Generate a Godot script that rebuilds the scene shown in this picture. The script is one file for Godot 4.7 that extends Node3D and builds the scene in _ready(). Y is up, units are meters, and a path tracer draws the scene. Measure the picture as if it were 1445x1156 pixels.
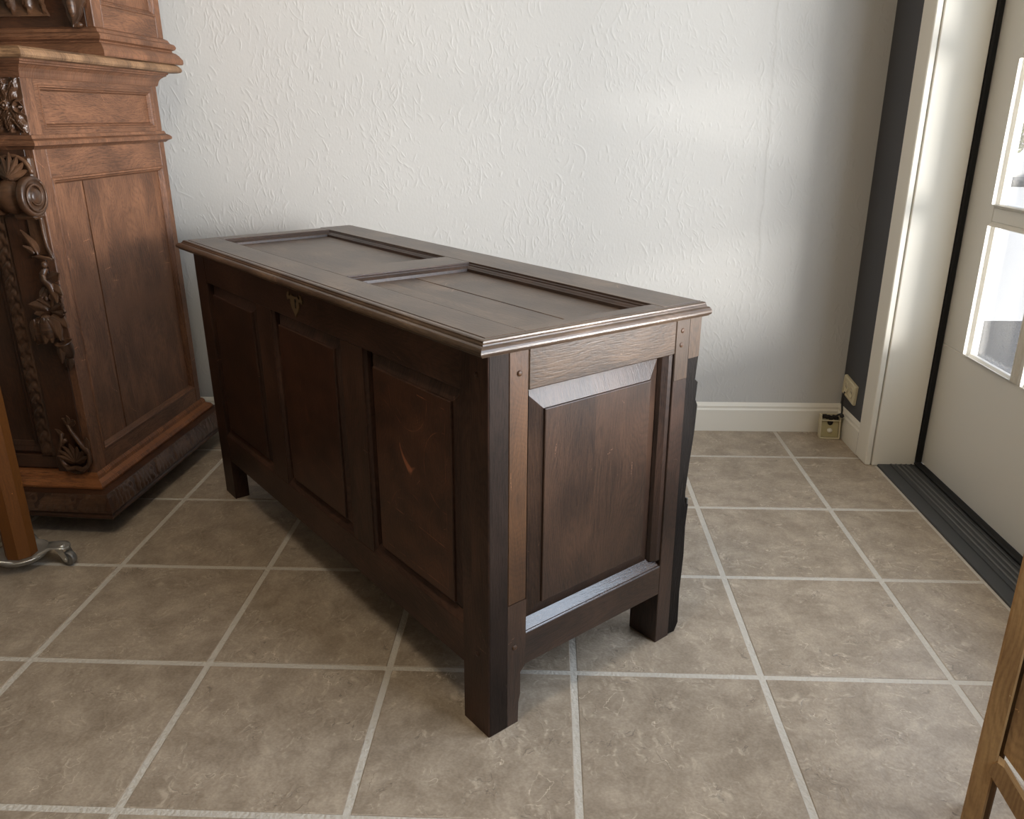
extends Node3D
# A small dark oak coffer on a slate tiled floor, between a carved cabinet and a glazed door.

# ------------------------------------------------------------------ mesh builder
class MB:
	var st := SurfaceTool.new()
	var warp: Callable
	var warped := false
	var grain := 1                      # axis along which the wood grain runs
	var us := Vector2(0.30, 0.90)       # metres covered by the texture, across and along the grain
	var off := Vector2.ZERO
	func _init(g := 1, o := Vector2.ZERO, s := Vector2(0.30, 0.90)) -> void:
		st.begin(Mesh.PRIMITIVE_TRIANGLES)
		st.set_smooth_group(-1)
		grain = g
		off = o
		us = s
	func smooth(on: bool) -> void:
		st.set_smooth_group(0 if on else -1)
	func vert(p: Vector3, uv: Vector2) -> void:
		st.set_uv(uv)
		st.add_vertex(warp.call(p) if warped else p)
	func uvof(p: Vector3, n: Vector3) -> Vector2:
		var a := n.abs()
		var d := 0 if a.x >= a.y and a.x >= a.z else (1 if a.y >= a.z else 2)
		var al := grain if grain != d else (d + 1) % 3
		var ac := 3 - d - al
		return Vector2(p[ac] / us.x, p[al] / us.y) + off
	func poly(p: Array, uv: Array = []) -> void:   # counter-clockwise seen from outside
		var n := Vector3.ZERO
		for i in p.size():
			n += (p[i] as Vector3).cross(p[(i + 1) % p.size()])
		var q := uv
		if q.is_empty():
			q = []
			for x in p:
				q.append(uvof(x, n))
		for i in range(1, p.size() - 1):
			vert(p[0], q[0])
			vert(p[i + 1], q[i + 1])
			vert(p[i], q[i])
	func quad(a: Vector3, b: Vector3, c: Vector3, d: Vector3) -> void:
		poly([a, b, c, d])
	func box(lo: Vector3, hi: Vector3, b := 0.0015) -> void:   # a box with chamfered edges
		b = minf(b, 0.45 * minf(hi.x - lo.x, minf(hi.y - lo.y, hi.z - lo.z)))
		var c := [lo, hi]
		for d in 3:
			var e := (d + 1) % 3
			var f := (d + 2) % 3
			for s in 2:
				var pts := []
				for k in [[0, 0], [1, 0], [1, 1], [0, 1]]:
					var p := Vector3.ZERO
					p[d] = c[s][d]
					p[e] = c[k[0]][e] + (b if k[0] == 0 else -b)
					p[f] = c[k[1]][f] + (b if k[1] == 0 else -b)
					pts.append(p)
				if s == 0:
					pts.reverse()
				poly(pts)
			if b <= 0.0:
				continue
			for k in [[0, 0], [1, 0], [1, 1], [0, 1]]:      # the four edges along d
				var pe: float = c[k[0]][e]
				var pf: float = c[k[1]][f]
				var ie := b if k[0] == 0 else -b
				var jf := b if k[1] == 0 else -b
				var q := []
				for t in [[0, 0], [1, 0], [1, 1], [0, 1]]:
					var p := Vector3.ZERO
					p[d] = c[t[0]][d] + (b if t[0] == 0 else -b)
					p[e] = pe + (ie if t[1] == 1 else 0.0)
					p[f] = pf + (0.0 if t[1] == 1 else jf)
					q.append(p)
				var mid := Vector3.ZERO
				mid[e] = -1.0 if k[0] == 0 else 1.0
				mid[f] = -1.0 if k[1] == 0 else 1.0
				if ((q[1] - q[0]) as Vector3).cross(q[2] - q[1]).dot(mid) < 0:
					q.reverse()
				poly(q)
		for i in (8 if b > 0.0 else 0):
			var k := [i & 1, (i >> 1) & 1, i >> 2]
			var q := []
			for d in 3:
				var p := Vector3.ZERO
				for e in 3:
					p[e] = c[k[e]][e] + (0.0 if e == d else (b if k[e] == 0 else -b))
				q.append(p)
			var mid := Vector3(-1 if k[0] == 0 else 1, -1 if k[1] == 0 else 1, -1 if k[2] == 0 else 1)
			if ((q[1] - q[0]) as Vector3).cross(q[2] - q[1]).dot(mid) < 0:
				q.reverse()
			poly(q)
	func ring(o: Vector3, ex: Vector3, ey: Vector3, r: Rect2, prof: Array, cap := false, sides := [1, 1, 1, 1]) -> void:
		# mitred moulding round a rectangle; prof is (inset, height along ex x ey), from the outside in
		var en := ex.cross(ey)
		var at := func(i: int, k: int) -> Vector3:
			var t: float = prof[i].x
			var x := (r.position.x + t) if k == 0 or k == 3 else (r.end.x - t)
			var y := (r.position.y + t) if k < 2 else (r.end.y - t)
			return o + ex * x + ey * y + en * prof[i].y
		for i in prof.size() - 1:
			for k in 4:
				if sides[k]:
					var l := (k + 1) % 4
					poly([at.call(i, k), at.call(i, l), at.call(i + 1, l), at.call(i + 1, k)])
		if cap:
			var e := prof.size() - 1
			poly([at.call(e, 0), at.call(e, 1), at.call(e, 2), at.call(e, 3)])
	func lathe(prof: Array, n: int, xf := Transform3D(), sm := true) -> void:   # prof (radius, y) from the bottom up
		smooth(sm)
		for i in prof.size() - 1:
			for k in n:
				var a := TAU * k / n
				var b := TAU * (k + 1) / n
				var q := []
				for w in [[i, a], [i, b], [i + 1, b], [i + 1, a]]:
					var pr: Vector2 = prof[w[0]]
					q.append(xf * Vector3(pr.x * cos(w[1]), pr.y, -pr.x * sin(w[1])))
				var uv := []
				for w in [[i, k], [i, k + 1], [i + 1, k + 1], [i + 1, k]]:
					uv.append(Vector2(float(w[1]) / n * 0.7, prof[w[0]].y / us.y) + off)
				if prof[i].x < 1e-6:
					poly([q[0], q[2], q[3]], [uv[0], uv[2], uv[3]])
				elif prof[i + 1].x < 1e-6:
					poly([q[0], q[1], q[2]], [uv[0], uv[1], uv[2]])
				else:
					poly(q, uv)
		smooth(false)
	func tube(pts: Array, r, n := 8) -> void:      # a round bar along a line of points; r a number or an array
		smooth(true)
		var last := []
		var up := Vector3(0.31, 0.87, 0.39)
		for i in pts.size():
			var d: Vector3 = ((pts[mini(i + 1, pts.size() - 1)] as Vector3) - pts[maxi(i - 1, 0)]).normalized()
			var x := d.cross(up).normalized()
			var y := x.cross(d).normalized()
			var rr: float = r[i] if r is Array else r
			var now := []
			for k in n:
				now.append((pts[i] as Vector3) + (x * cos(TAU * k / n) + y * sin(TAU * k / n)) * rr)
			if i > 0:
				for k in n:
					poly([last[k], last[(k + 1) % n], now[(k + 1) % n], now[k]])
			if i == 0:
				var e := now.duplicate()
				e.reverse()
				poly(e)
			if i == pts.size() - 1:
				poly(now)
			last = now
		smooth(false)
	func relief(o: Vector3, ex: Vector3, ey: Vector3, w: float, h: float, nx: int, ny: int, f: Callable, skirt := 0.0) -> void:
		# a carved surface: height f(x, y) along ex x ey above the plane
		var en := ex.cross(ey)
		var rows := []
		for j in ny + 1:
			var row := []
			for i in nx + 1:
				var x := w * i / nx
				var y := h * j / ny
				row.append(o + ex * x + ey * y + en * float(f.call(x, y)))
			rows.append(row)
		smooth(true)
		for j in ny:
			for i in nx:
				poly([rows[j][i], rows[j][i + 1], rows[j + 1][i + 1], rows[j + 1][i]])
		smooth(false)
		if skirt > 0.0:
			for i in nx:
				for j in [0, ny]:
					var a: Vector3 = rows[j][i]
					var b: Vector3 = rows[j][i + 1]
					var q := [a - en * skirt, b - en * skirt, b, a]
					if j == ny:
						q.reverse()
					poly(q)
			for j in ny:
				for i in [0, nx]:
					var a: Vector3 = rows[j][i]
					var b: Vector3 = rows[j + 1][i]
					var q := [a, b, b - en * skirt, a - en * skirt]
					if i == nx:
						q.reverse()
					poly(q)
	func leaf(xf: Transform3D, l: float, w: float, curl := 0.3, lobes := 3.0) -> void:
		# a carved leaf: root at the origin, growing along +y, facing +z, with a midrib, lobes and thickness
		var na := 8
		var nl := 14
		var top := []
		var bot := []
		for j in nl + 1:
			var t := float(j) / nl
			var hw := w * pow(sin(PI * pow(t, 0.75)), 0.8) * (1.0 + 0.13 * sin(t * lobes * TAU)) + 0.0006
			var rt := []
			var rb := []
			for i in na + 1:
				var s := 2.0 * i / na - 1.0
				var z := curl * l * t * t - 0.35 * hw * s * s + 0.25 * w * (1.0 - minf(1.0, absf(s) * 3.0)) * (1.0 - t) + 0.06 * w * sin(absf(s) * 9.0)
				var p := Vector3(s * hw, t * l - 0.12 * hw * absf(s), z)
				rt.append(xf * p)
				rb.append(xf * (p - Vector3(0, 0, 0.35 * w)))
			top.append(rt)
			bot.append(rb)
		smooth(true)
		for j in nl:
			for i in na:
				poly([top[j][i], top[j][i + 1], top[j + 1][i + 1], top[j + 1][i]])
		smooth(false)
		for j in nl:
			poly([bot[j][0], top[j][0], top[j + 1][0], bot[j + 1][0]])
			poly([top[j][na], bot[j][na], bot[j + 1][na], top[j + 1][na]])
			poly([bot[j][na], bot[j][0], bot[j + 1][0], bot[j + 1][na]])
	func ball(c: Vector3, r: Vector3, n := 12) -> void:
		var pr := []
		for i in n / 2 + 1:
			var a := PI * i / (n / 2) - PI / 2
			pr.append(Vector2(cos(a) if i > 0 and i < n / 2 else 0.0, sin(a)))
		lathe(pr, n, Transform3D(Basis(Vector3(r.x, 0, 0), Vector3(0, r.y, 0), Vector3(0, 0, r.z)), c))
	func prism(outline: Array, o: Vector3, ex: Vector3, ey: Vector3, depth: float) -> void:   # outline (x, y) counter-clockwise, front face on ex x ey
		var en := ex.cross(ey)
		var front := []
		var pk := PackedVector2Array(outline)
		for p in outline:
			front.append(o + ex * p.x + ey * p.y)
		var idx := Geometry2D.triangulate_polygon(pk)
		for i in range(0, idx.size(), 3):
			var t := [front[idx[i]], front[idx[i + 1]], front[idx[i + 2]]]
			if ((t[1] - t[0]) as Vector3).cross(t[2] - t[0]).dot(en) < 0:
				t.reverse()
			poly(t)
			poly([t[2] - en * depth, t[1] - en * depth, t[0] - en * depth])
		for i in front.size():
			var a: Vector3 = front[i]
			var b: Vector3 = front[(i + 1) % front.size()]
			poly([a - en * depth, b - en * depth, b, a])
	func done() -> ArrayMesh:
		st.generate_normals()
		return st.commit()

# ------------------------------------------------------------------ naming
func thing(called: String, label: String, category: String, at := Vector3.ZERO, turn := 0.0, group := "") -> Node3D:
	var o := Node3D.new()
	o.name = called
	o.position = at
	o.rotation.y = turn
	o.set_meta("label", label)
	o.set_meta("category", category)
	if group:
		o.set_meta("group", group)
	add_child(o, true)
	return o

var used := {}
func numbered(parent: Node, called: String) -> String:
	var key := "%d/%s" % [parent.get_instance_id(), called]
	var n: int = used.get(key, 0)
	used[key] = n + 1
	return called if n == 0 else "%s_%03d" % [called, n]

func part(called: String, mb, m: Material, parent: Node, label := "", at := Vector3.ZERO) -> MeshInstance3D:
	var o := MeshInstance3D.new()
	o.name = numbered(parent, called)
	o.mesh = mb.done() if mb is MB else mb
	o.material_override = m
	o.position = at
	if label:
		o.set_meta("label", label)
	parent.add_child(o, true)
	return o

func struct(called: String, mb, m: Material) -> MeshInstance3D:
	var o := part(called, mb, m, self)
	o.set_meta("kind", "structure")
	return o

func solo(called: String, label: String, category: String, mb, m: Material) -> MeshInstance3D:
	var o := part(called, mb, m, self, label)
	o.set_meta("category", category)
	return o

# ------------------------------------------------------------------ textures
func tex(w: int, h: int, rgb: PackedByteArray) -> ImageTexture:
	return ImageTexture.create_from_image(Image.create_from_data(w, h, false, Image.FORMAT_RGB8, rgb))

func htex(w: int, h: int, f: PackedFloat32Array) -> ImageTexture:
	return ImageTexture.create_from_image(Image.create_from_data(w, h, false, Image.FORMAT_RF, f.to_byte_array()))

func noise(sd: int, oct := 3, freq := 1.0) -> FastNoiseLite:
	var n := FastNoiseLite.new()
	n.seed = sd
	n.noise_type = FastNoiseLite.TYPE_SIMPLEX_SMOOTH
	n.frequency = freq
	n.fractal_octaves = oct
	return n

# wood: dark and light tone, grain along v; rings = how strong the figure is, pores = how strong the pores are
func wood(sd: int, dark: Color, light: Color, rings := 0.5, pores := 0.5, blotch := 0.35, w := 352, h := 704) -> Array:
	var n1 := noise(sd, 2)
	var n2 := noise(sd + 1, 1)
	var px := PackedByteArray()
	px.resize(w * h * 3)
	var hf := PackedFloat32Array()
	hf.resize(w * h)
	var gl := RandomNumberGenerator.new()
	gl.seed = sd
	var knot := Vector2(gl.randf_range(0.25, 0.75), gl.randf_range(0.3, 0.7))
	var i := 0
	for y in h:
		var fy := float(y) / h
		var ey := smoothstep(0.0, 0.08, minf(fy, 1.0 - fy))      # the two ends run into each other where it repeats
		for x in w:
			var fx := float(x) / w
			var wob := n1.get_noise_3d(fx * 1.3, fy * 1.5, 3.0)
			var kd := Vector2((fx - knot.x) * 1.0, (fy - knot.y) * 1.3).length()
			var kn := exp(-kd * kd * 40.0)
			var r := fx * 3.0 + wob * 2.6 + kn * 1.4
			var broad := 0.5 + 0.5 * sin(TAU * r)
			var lines := 0.5 + 0.5 * sin(TAU * (r * 6.0 + 0.8 * n2.get_noise_2d(fx * 9.0, fy * 6.0)))
			lines = lines * lines
			var gx := fx + 0.06 * wob + 0.03 * kn
			var pore := n2.get_noise_3d(gx * 190.0, fy * 26.0, 9.0)
			pore = clampf((pore - 0.22) * 3.2, 0.0, 1.0)
			var fine := n2.get_noise_3d(gx * 90.0, fy * 9.0, 50.0)
			var speck := n2.get_noise_3d(fx * 60.0, fy * 150.0, 20.0)
			var blot := n1.get_noise_3d(fx * 2.4, fy * 4.5, 40.0)
			var t := 0.54 + rings * (0.22 * (broad - 0.5) + 0.46 * (0.4 - lines)) + 0.13 * fine + 0.08 * speck + blot * blotch * 1.1 - pore * pores * 0.42 - kn * 0.35 * rings
			t = clampf(lerpf(0.52, t, 0.3 + 0.7 * ey), 0.0, 1.0)
			var c := dark.lerp(light, t)
			px[i * 3] = int(c.r * 255.0)
			px[i * 3 + 1] = int(c.g * 255.0)
			px[i * 3 + 2] = int(c.b * 255.0)
			hf[i] = clampf(0.6 + 0.08 * fine + 0.08 * speck - 0.5 * pore * pores - 0.14 * lines * rings, 0.0, 1.0)
			i += 1
	# old knocks: a few pale scratches and specks
	for k in 26:
		var p := Vector2(gl.randf() * w, gl.randf_range(0.1, 0.9) * h)
		var d := Vector2.from_angle(gl.randf() * TAU)
		var n := gl.randi_range(1, 3) if gl.randf() < 0.7 else gl.randi_range(8, 40)
		for q in n:
			p += d * 0.8 + Vector2(gl.randfn(), gl.randfn()) * 0.12
			if gl.randf() < 0.75 and p.x >= 0 and p.y >= 0 and p.x < w and p.y < h:
				var o := (int(p.y) * w + int(p.x)) * 3
				for ch in 3:
					px[o + ch] = mini(255, int(px[o + ch] * 1.5) + 14)
	return [px, hf, w, h]

func wood_mat(sd: int, dark: Color, light: Color, rough := 0.42, rings := 0.5, pores := 0.5, blotch := 0.35, bump := 0.04, spec := 0.5) -> StandardMaterial3D:
	var t := wood(sd, dark, light, rings, pores, blotch)
	return pic_mat(tex(t[2], t[3], t[0]), htex(t[2], t[3], t[1]), rough, bump, spec)

func pic_mat(col: Texture2D, hgt: Texture2D, rough: float, bump: float, spec := 0.5) -> StandardMaterial3D:
	var m := StandardMaterial3D.new()
	m.albedo_texture = col
	m.roughness = rough
	m.metallic_specular = spec
	if hgt:
		m.heightmap_enabled = true
		m.heightmap_texture = hgt
		m.heightmap_scale = bump
	return m

func plain(c: Color, rough := 0.6, metal := 0.0, spec := 0.5) -> StandardMaterial3D:
	var m := StandardMaterial3D.new()
	m.albedo_color = c
	m.roughness = rough
	m.metallic = metal
	m.metallic_specular = spec
	return m

func tinted(m: StandardMaterial3D, c: Color) -> StandardMaterial3D:
	var d: StandardMaterial3D = m.duplicate()
	d.albedo_color = c
	return d

# slate-look porcelain: mottled brown grey, broken pale veins, shallow cleft steps
func slate(sd: int, w := 512) -> StandardMaterial3D:
	var n := noise(sd, 5)
	var n2 := noise(sd + 7, 2)
	var px := PackedByteArray()
	px.resize(w * w * 3)
	var hf := PackedFloat32Array()
	hf.resize(w * w)
	var i := 0
	var a := Color(0.725, 0.665, 0.588)
	var b := Color(0.535, 0.478, 0.410)
	var vein := Color(0.94, 0.88, 0.79)
	for y in w:
		for x in w:
			var p := Vector2(x, y) / w
			var wx := n.get_noise_3d(p.x * 3.0, p.y * 3.0, 1.0)
			var wy := n.get_noise_3d(p.x * 3.0, p.y * 3.0, 17.0)
			var cloud := n.get_noise_3d(p.x * 4.5, p.y * 4.5, 5.0)
			var grit := n2.get_noise_3d(p.x * 70.0, p.y * 55.0, 2.0)
			var smear := n2.get_noise_3d(p.x * 16.0 + wx * 3.0, p.y * 26.0 + wy * 3.0, 80.0)
			var rid := absf(n2.get_noise_3d(p.x * 2.6 + wy * 0.5, p.y * 3.2 + wx * 0.5, 30.0))
			var mask := smoothstep(0.02, 0.30, n.get_noise_3d(p.x * 4.2, p.y * 4.2, 60.0))
			var v := clampf(1.0 - rid * 85.0, 0.0, 1.0) * mask
			var lay := (n.get_noise_3d(p.x * 2.2 + wx * 0.25, p.y * 2.6 + wy * 0.25, 90.0) * 0.5 + 0.5) * 6.0
			var fl := floorf(lay)
			var fr := lay - fl
			var rough := smoothstep(0.0, 0.25, n.get_noise_3d(p.x * 3.4, p.y * 3.4, 120.0))     # clefts show only in places
			var crack := clampf(1.0 - absf(fr - 0.93) * 26.0, 0.0, 1.0) * rough
			var rim := clampf(1.0 - absf(fr - 0.99) * 30.0, 0.0, 1.0) * rough
			var t := clampf(0.5 + 0.52 * cloud + 0.24 * grit + 0.22 * smear, 0.0, 1.0)
			var c := b.lerp(a, t).lerp(vein, clampf(v * 0.75 + clampf((smear - 0.25) * 2.5, 0.0, 1.0) * 0.28 * rough + rim * 0.22, 0.0, 1.0))
			c = c.darkened(0.20 * crack)
			px[i * 3] = int(c.r * 255.0)
			px[i * 3 + 1] = int(c.g * 255.0)
			px[i * 3 + 2] = int(c.b * 255.0)
			var step := (fl + smoothstep(0.88, 1.0, fr)) / 6.0
			hf[i] = clampf(0.2 + 0.50 * lerpf(lay / 6.0, step, 0.25 + 0.75 * rough) + 0.05 * grit + 0.10 * smear * (0.4 + rough) + 0.10 * cloud - 0.10 * v, 0.0, 1.0)
			i += 1
	return pic_mat(tex(w, w, px), htex(w, w, hf), 0.38, 0.30, 0.5)

# hand-trowelled stucco: short, mostly upright ridges in loose clusters; 3.2 m by 2.6 m of wall
func stucco() -> Array:
	var w := 2048
	var h := 1664
	var f := PackedFloat32Array()
	f.resize(w * h)
	var rng := RandomNumberGenerator.new()
	rng.seed = 77
	var cl := noise(5, 2)
	var lo := noise(6, 3)
	for y in range(0, h):
		for x in range(0, w):
			f[y * w + x] = 0.30
	for k in 48000:
		var cx := rng.randf() * w
		var cy := rng.randf() * h
		if cl.get_noise_2d(cx / 160.0, cy / 200.0) + rng.randf() * 0.9 < 0.38:
			continue
		var ang := rng.randfn(0.10, 0.32) + cl.get_noise_2d(cx / 260.0 + 40.0, cy / 260.0) * 0.5
		var small := k > 20000                           # the finer stipple between the large ridges
		var len := rng.randf_range(8.0, 28.0) * (2.2 if rng.randf() < 0.10 else 1.0)
		var wid := rng.randf_range(0.9, 2.1)
		var amp := rng.randf_range(0.10, 0.42)
		if small:
			len = rng.randf_range(4.0, 12.0)
			wid = rng.randf_range(0.7, 1.3)
			amp = rng.randf_range(0.06, 0.20)
		var bend := rng.randf_range(-0.025, 0.025)
		var side := 1.0 if rng.randf() < 0.6 else -1.0
		var dx := sin(ang)
		var dy := cos(ang)
		var R := int(len * 0.5 + 5.0)
		for yy in range(maxi(0, int(cy) - R), mini(h, int(cy) + R)):
			for xx in range(maxi(0, int(cx - absf(dx) * R - 5.0)), mini(w, int(cx + absf(dx) * R + 5.0))):
				var px := xx - cx
				var py := yy - cy
				var al := px * dx + py * dy
				var ac := px * dy - py * dx + bend * al * al
				var e := absf(al) / (len * 0.5)
				if e >= 1.0:
					continue
				var q := ac / wid
				if q < -3.0 or q > 3.0:
					continue
				# steep on one side, running out on the other
				var s := q * side
				var pr := exp(-s * s * (2.2 if s > 0.0 else 0.35))
				var v := 0.30 + amp * pr * (1.0 - e * e)
				var o := yy * w + xx
				if v > f[o]:
					f[o] = v
	var fine := noise(9, 2)
	for y in h:
		for x in w:
			var o := y * w + x
			f[o] = f[o] + 0.05 * fine.get_noise_2d(x * 0.16, y * 0.10) + 0.12 * lo.get_noise_2d(x * 0.012, y * 0.012)
	# the taped vertical joint
	var jn := noise(21, 2)
	for y in h:
		var wy := 2.6 * (1.0 - float(y) / h)
		var jx := (0.630 + 0.02 * clampf((1.4 - wy) / 1.0, 0.0, 1.0) + 0.006 * jn.get_noise_1d(y * 0.012) + 2.2) / 3.2 * w
		var fade := clampf((wy - 0.40) / 0.3, 0.0, 1.0)
		for x in range(int(jx) - 30, int(jx) + 22):
			var d := x - jx
			var v := 0.0
			if d > 0.0:
				v = 0.40 * exp(-d * d / 60.0)
			else:
				v = 0.40 * exp(-d * d / 4.0) - 0.26 * exp(-(d + 9.0) * (d + 9.0) / 50.0)
			f[y * w + x] += v * fade * (0.75 + 0.5 * jn.get_noise_2d(y * 0.05, x * 0.03))
	return [htex(w, h, f)]

# the near front panel of the coffer: faint incised compass circles, a border line and a hooked scar
func scribed(sd: int, dark: Color, light: Color, line: Color, full: bool) -> StandardMaterial3D:
	var t := wood(sd, dark, light, 0.35, 0.3, 0.45, 336, 456)
	var px: PackedByteArray = t[0]
	var w := 336
	var h := 456
	var put := func(u: float, v: float, a: float, r: float) -> void:
		for yy in range(int(v * h - r - 1), int(v * h + r + 2)):
			for xx in range(int(u * w - r - 1), int(u * w + r + 2)):
				if xx < 0 or yy < 0 or xx >= w or yy >= h:
					continue
				var d := Vector2(xx - u * w, yy - v * h).length()
				var k := clampf(r + 0.5 - d, 0.0, 1.0) * a
				var o := (yy * w + xx) * 3
				px[o] = int(lerpf(px[o], line.r * 255.0, k))
				px[o + 1] = int(lerpf(px[o + 1], line.g * 255.0, k))
				px[o + 2] = int(lerpf(px[o + 2], line.b * 255.0, k))
	var nz := noise(sd + 3, 2)
	var seg := func(a: Vector2, b: Vector2, s: float) -> void:
		var n := int(a.distance_to(b) * 420.0) + 1
		for i in n:
			var p := a.lerp(b, float(i) / n)
			put.call(p.x, p.y, s * clampf(0.45 + nz.get_noise_2d(p.x * 6.0, p.y * 6.0) * 1.3, 0.05, 1.0) * 0.30, 0.9)
	var arc := func(c: Vector2, r: float, a0: float, a1: float, s: float) -> void:
		var last := Vector2.ZERO
		for i in 41:
			var a := deg_to_rad(lerpf(a0, a1, i / 40.0))
			var p := c + Vector2(cos(a) * r, sin(a) * r * w / h)
			if i > 0:
				seg.call(last, p, s)
			last = p
	if full:
		arc.call(Vector2(0.47, 0.05), 0.25, 0, 180, 1.0)
		arc.call(Vector2(0.93, 0.36), 0.27, 90, 270, 0.9)
		arc.call(Vector2(0.07, 0.33), 0.27, -90, 60, 0.5)
		arc.call(Vector2(0.44, 0.77), 0.28, 190, 350, 0.6)
		arc.call(Vector2(0.93, 0.72), 0.25, 100, 240, 0.45)
		seg.call(Vector2(0.93, 0.04), Vector2(0.93, 0.95), 0.8)
		seg.call(Vector2(0.60, 0.035), Vector2(0.93, 0.045), 1.6)
		seg.call(Vector2(0.06, 0.95), Vector2(0.93, 0.96), 0.8)
		seg.call(Vector2(0.06, 0.70), Vector2(0.93, 0.74), 1.1)
		for i in 26:
			var s := i / 25.0
			put.call(0.34 + 0.10 * s * s + 0.03 * s, 0.33 + 0.115 * s, 0.16, 3.0 + 8.0 * s * s)
		for i in 12:
			var s := i / 11.0
			put.call(0.47 + 0.07 * s, 0.445 - 0.03 * s, 0.13, 6.5 - 4.5 * s)
	else:
		arc.call(Vector2(0.47, 0.05), 0.25, 0, 180, 0.3)
		for i in 10:
			put.call(0.40 + 0.003 * i, 0.42 + 0.012 * i, 0.05, 8.0)
		seg.call(Vector2(0.20, 0.66), Vector2(0.95, 0.78), 0.8)
		seg.call(Vector2(0.93, 0.10), Vector2(0.93, 0.95), 0.4)
	var m := pic_mat(tex(w, h, px), htex(w, h, t[1]), 0.40, 0.03, 0.4)
	return m

var M := {}
var rng := RandomNumberGenerator.new()
func ro() -> Vector2:
	return Vector2(rng.randf(), rng.randf())

func materials() -> void:
	M.chest = wood_mat(11, Color(0.135, 0.092, 0.070), Color(0.285, 0.200, 0.155), 0.42, 0.45, 0.6, 0.4)
	M.chest_front = wood_mat(12, Color(0.165, 0.112, 0.090), Color(0.315, 0.222, 0.178), 0.44, 0.4, 0.5, 0.4, 0.04, 0.35)
	M.chest_end = wood_mat(13, Color(0.150, 0.102, 0.075), Color(0.325, 0.230, 0.170), 0.40, 0.36, 0.6, 0.36)
	M.chest_pale = wood_mat(14, Color(0.195, 0.145, 0.105), Color(0.370, 0.285, 0.210), 0.45, 0.42, 0.6, 0.45)  # pale end rail and rear post top, glancing light partly painted in
	M.chest_tan = wood_mat(15, Color(0.220, 0.140, 0.080), Color(0.390, 0.262, 0.155), 0.48, 0.3, 0.5, 0.45)
	M.chest_grey = wood_mat(16, Color(0.125, 0.092, 0.072), Color(0.225, 0.172, 0.142), 0.6, 0.3, 0.7, 0.4, 0.04, 0.3)
	M.lid = wood_mat(17, Color(0.225, 0.175, 0.138), Color(0.430, 0.355, 0.290), 0.33, 0.45, 0.7, 0.45, 0.025)  # paler and greyer than the chest wood, reflected light put into its colour
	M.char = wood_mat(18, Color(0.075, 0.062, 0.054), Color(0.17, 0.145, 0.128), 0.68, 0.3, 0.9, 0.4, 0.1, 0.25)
	M.oak = wood_mat(19, Color(0.290, 0.182, 0.118), Color(0.555, 0.380, 0.268), 0.50, 0.35, 0.9, 0.35, 0.06)
	M.oak_dark = wood_mat(20, Color(0.170, 0.100, 0.060), Color(0.325, 0.200, 0.125), 0.44, 0.3, 0.7, 0.4, 0.05)
	M.carved = wood_mat(21, Color(0.190, 0.122, 0.080), Color(0.400, 0.280, 0.195), 0.36, 0.2, 0.4, 0.5, 0.03)
	M.worn = wood_mat(22, Color(0.320, 0.228, 0.155), Color(0.640, 0.500, 0.365), 0.55, 0.3, 0.9, 0.5, 0.08)
	M.pine = wood_mat(23, Color(0.560, 0.420, 0.265), Color(0.790, 0.635, 0.430), 0.5, 0.5, 0.4, 0.5, 0.05)
	M.leg = wood_mat(24, Color(0.330, 0.190, 0.065), Color(0.470, 0.285, 0.110), 0.58, 0.15, 0.5, 0.06, 0.03, 0.35)
	M.scribed = scribed(31, Color(0.180, 0.105, 0.072), Color(0.345, 0.215, 0.150), Color(0.80, 0.50, 0.36), true)
	M.scribed2 = scribed(32, Color(0.165, 0.098, 0.070), Color(0.305, 0.190, 0.138), Color(0.70, 0.42, 0.30), false)
	M.scribed3 = scribed(33, Color(0.150, 0.094, 0.072), Color(0.270, 0.175, 0.132), Color(0.60, 0.36, 0.26), false)
	M.tile = [slate(41), slate(52), slate(63), slate(74)]
	var gn := NoiseTexture2D.new()
	gn.width = 256
	gn.height = 256
	gn.seamless = true
	gn.noise = noise(3, 4, 0.04)
	M.grout = plain(Color(0.77, 0.74, 0.69), 0.55)
	M.grout.heightmap_enabled = true
	M.grout.heightmap_texture = gn
	M.grout.heightmap_scale = 0.2
	M.grout.uv1_scale = Vector3(8, 8, 8)
	M.white = plain(Color(0.92, 0.90, 0.85), 0.38)
	M.white_door = plain(Color(0.88, 0.87, 0.84), 0.42)
	M.wall_grey = plain(Color(0.30, 0.30, 0.31), 0.75)
	M.stucco = plain(Color(0.785, 0.778, 0.762), 0.7, 0.0, 0.35)
	var s := stucco()
	M.stucco.heightmap_enabled = true
	M.stucco.heightmap_texture = s[0]
	M.stucco.heightmap_scale = 0.20
	M.room = plain(Color(0.60, 0.55, 0.48), 0.8)
	M.ceiling = plain(Color(0.78, 0.72, 0.62), 0.85)
	M.rubber = plain(Color(0.045, 0.045, 0.048), 0.7)
	M.sill = plain(Color(0.24, 0.245, 0.25), 0.55, 0.0)
	M.sill_rib = plain(Color(0.40, 0.40, 0.40), 0.4, 0.3)
	M.chrome = plain(Color(0.80, 0.79, 0.76), 0.32, 0.75)
	M.dull = plain(Color(0.50, 0.49, 0.47), 0.4, 0.6)
	M.wheel = plain(Color(0.10, 0.09, 0.085), 0.5)
	M.brass = plain(Color(0.43, 0.36, 0.255), 0.5, 0.15)
	M.cream = plain(Color(0.84, 0.80, 0.68), 0.45)
	M.dirt = plain(Color(0.13, 0.11, 0.09), 0.8)
	M.glass = plain(Color(1, 1, 1, 0.06), 0.02)
	M.glass.transparency = BaseMaterial3D.TRANSPARENCY_ALPHA
	M.paper = plain(Color(0.90, 0.88, 0.82), 0.7)
	M.gravel = plain(Color(0.40, 0.40, 0.40), 0.9)
	M.gravel.heightmap_enabled = true
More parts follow.
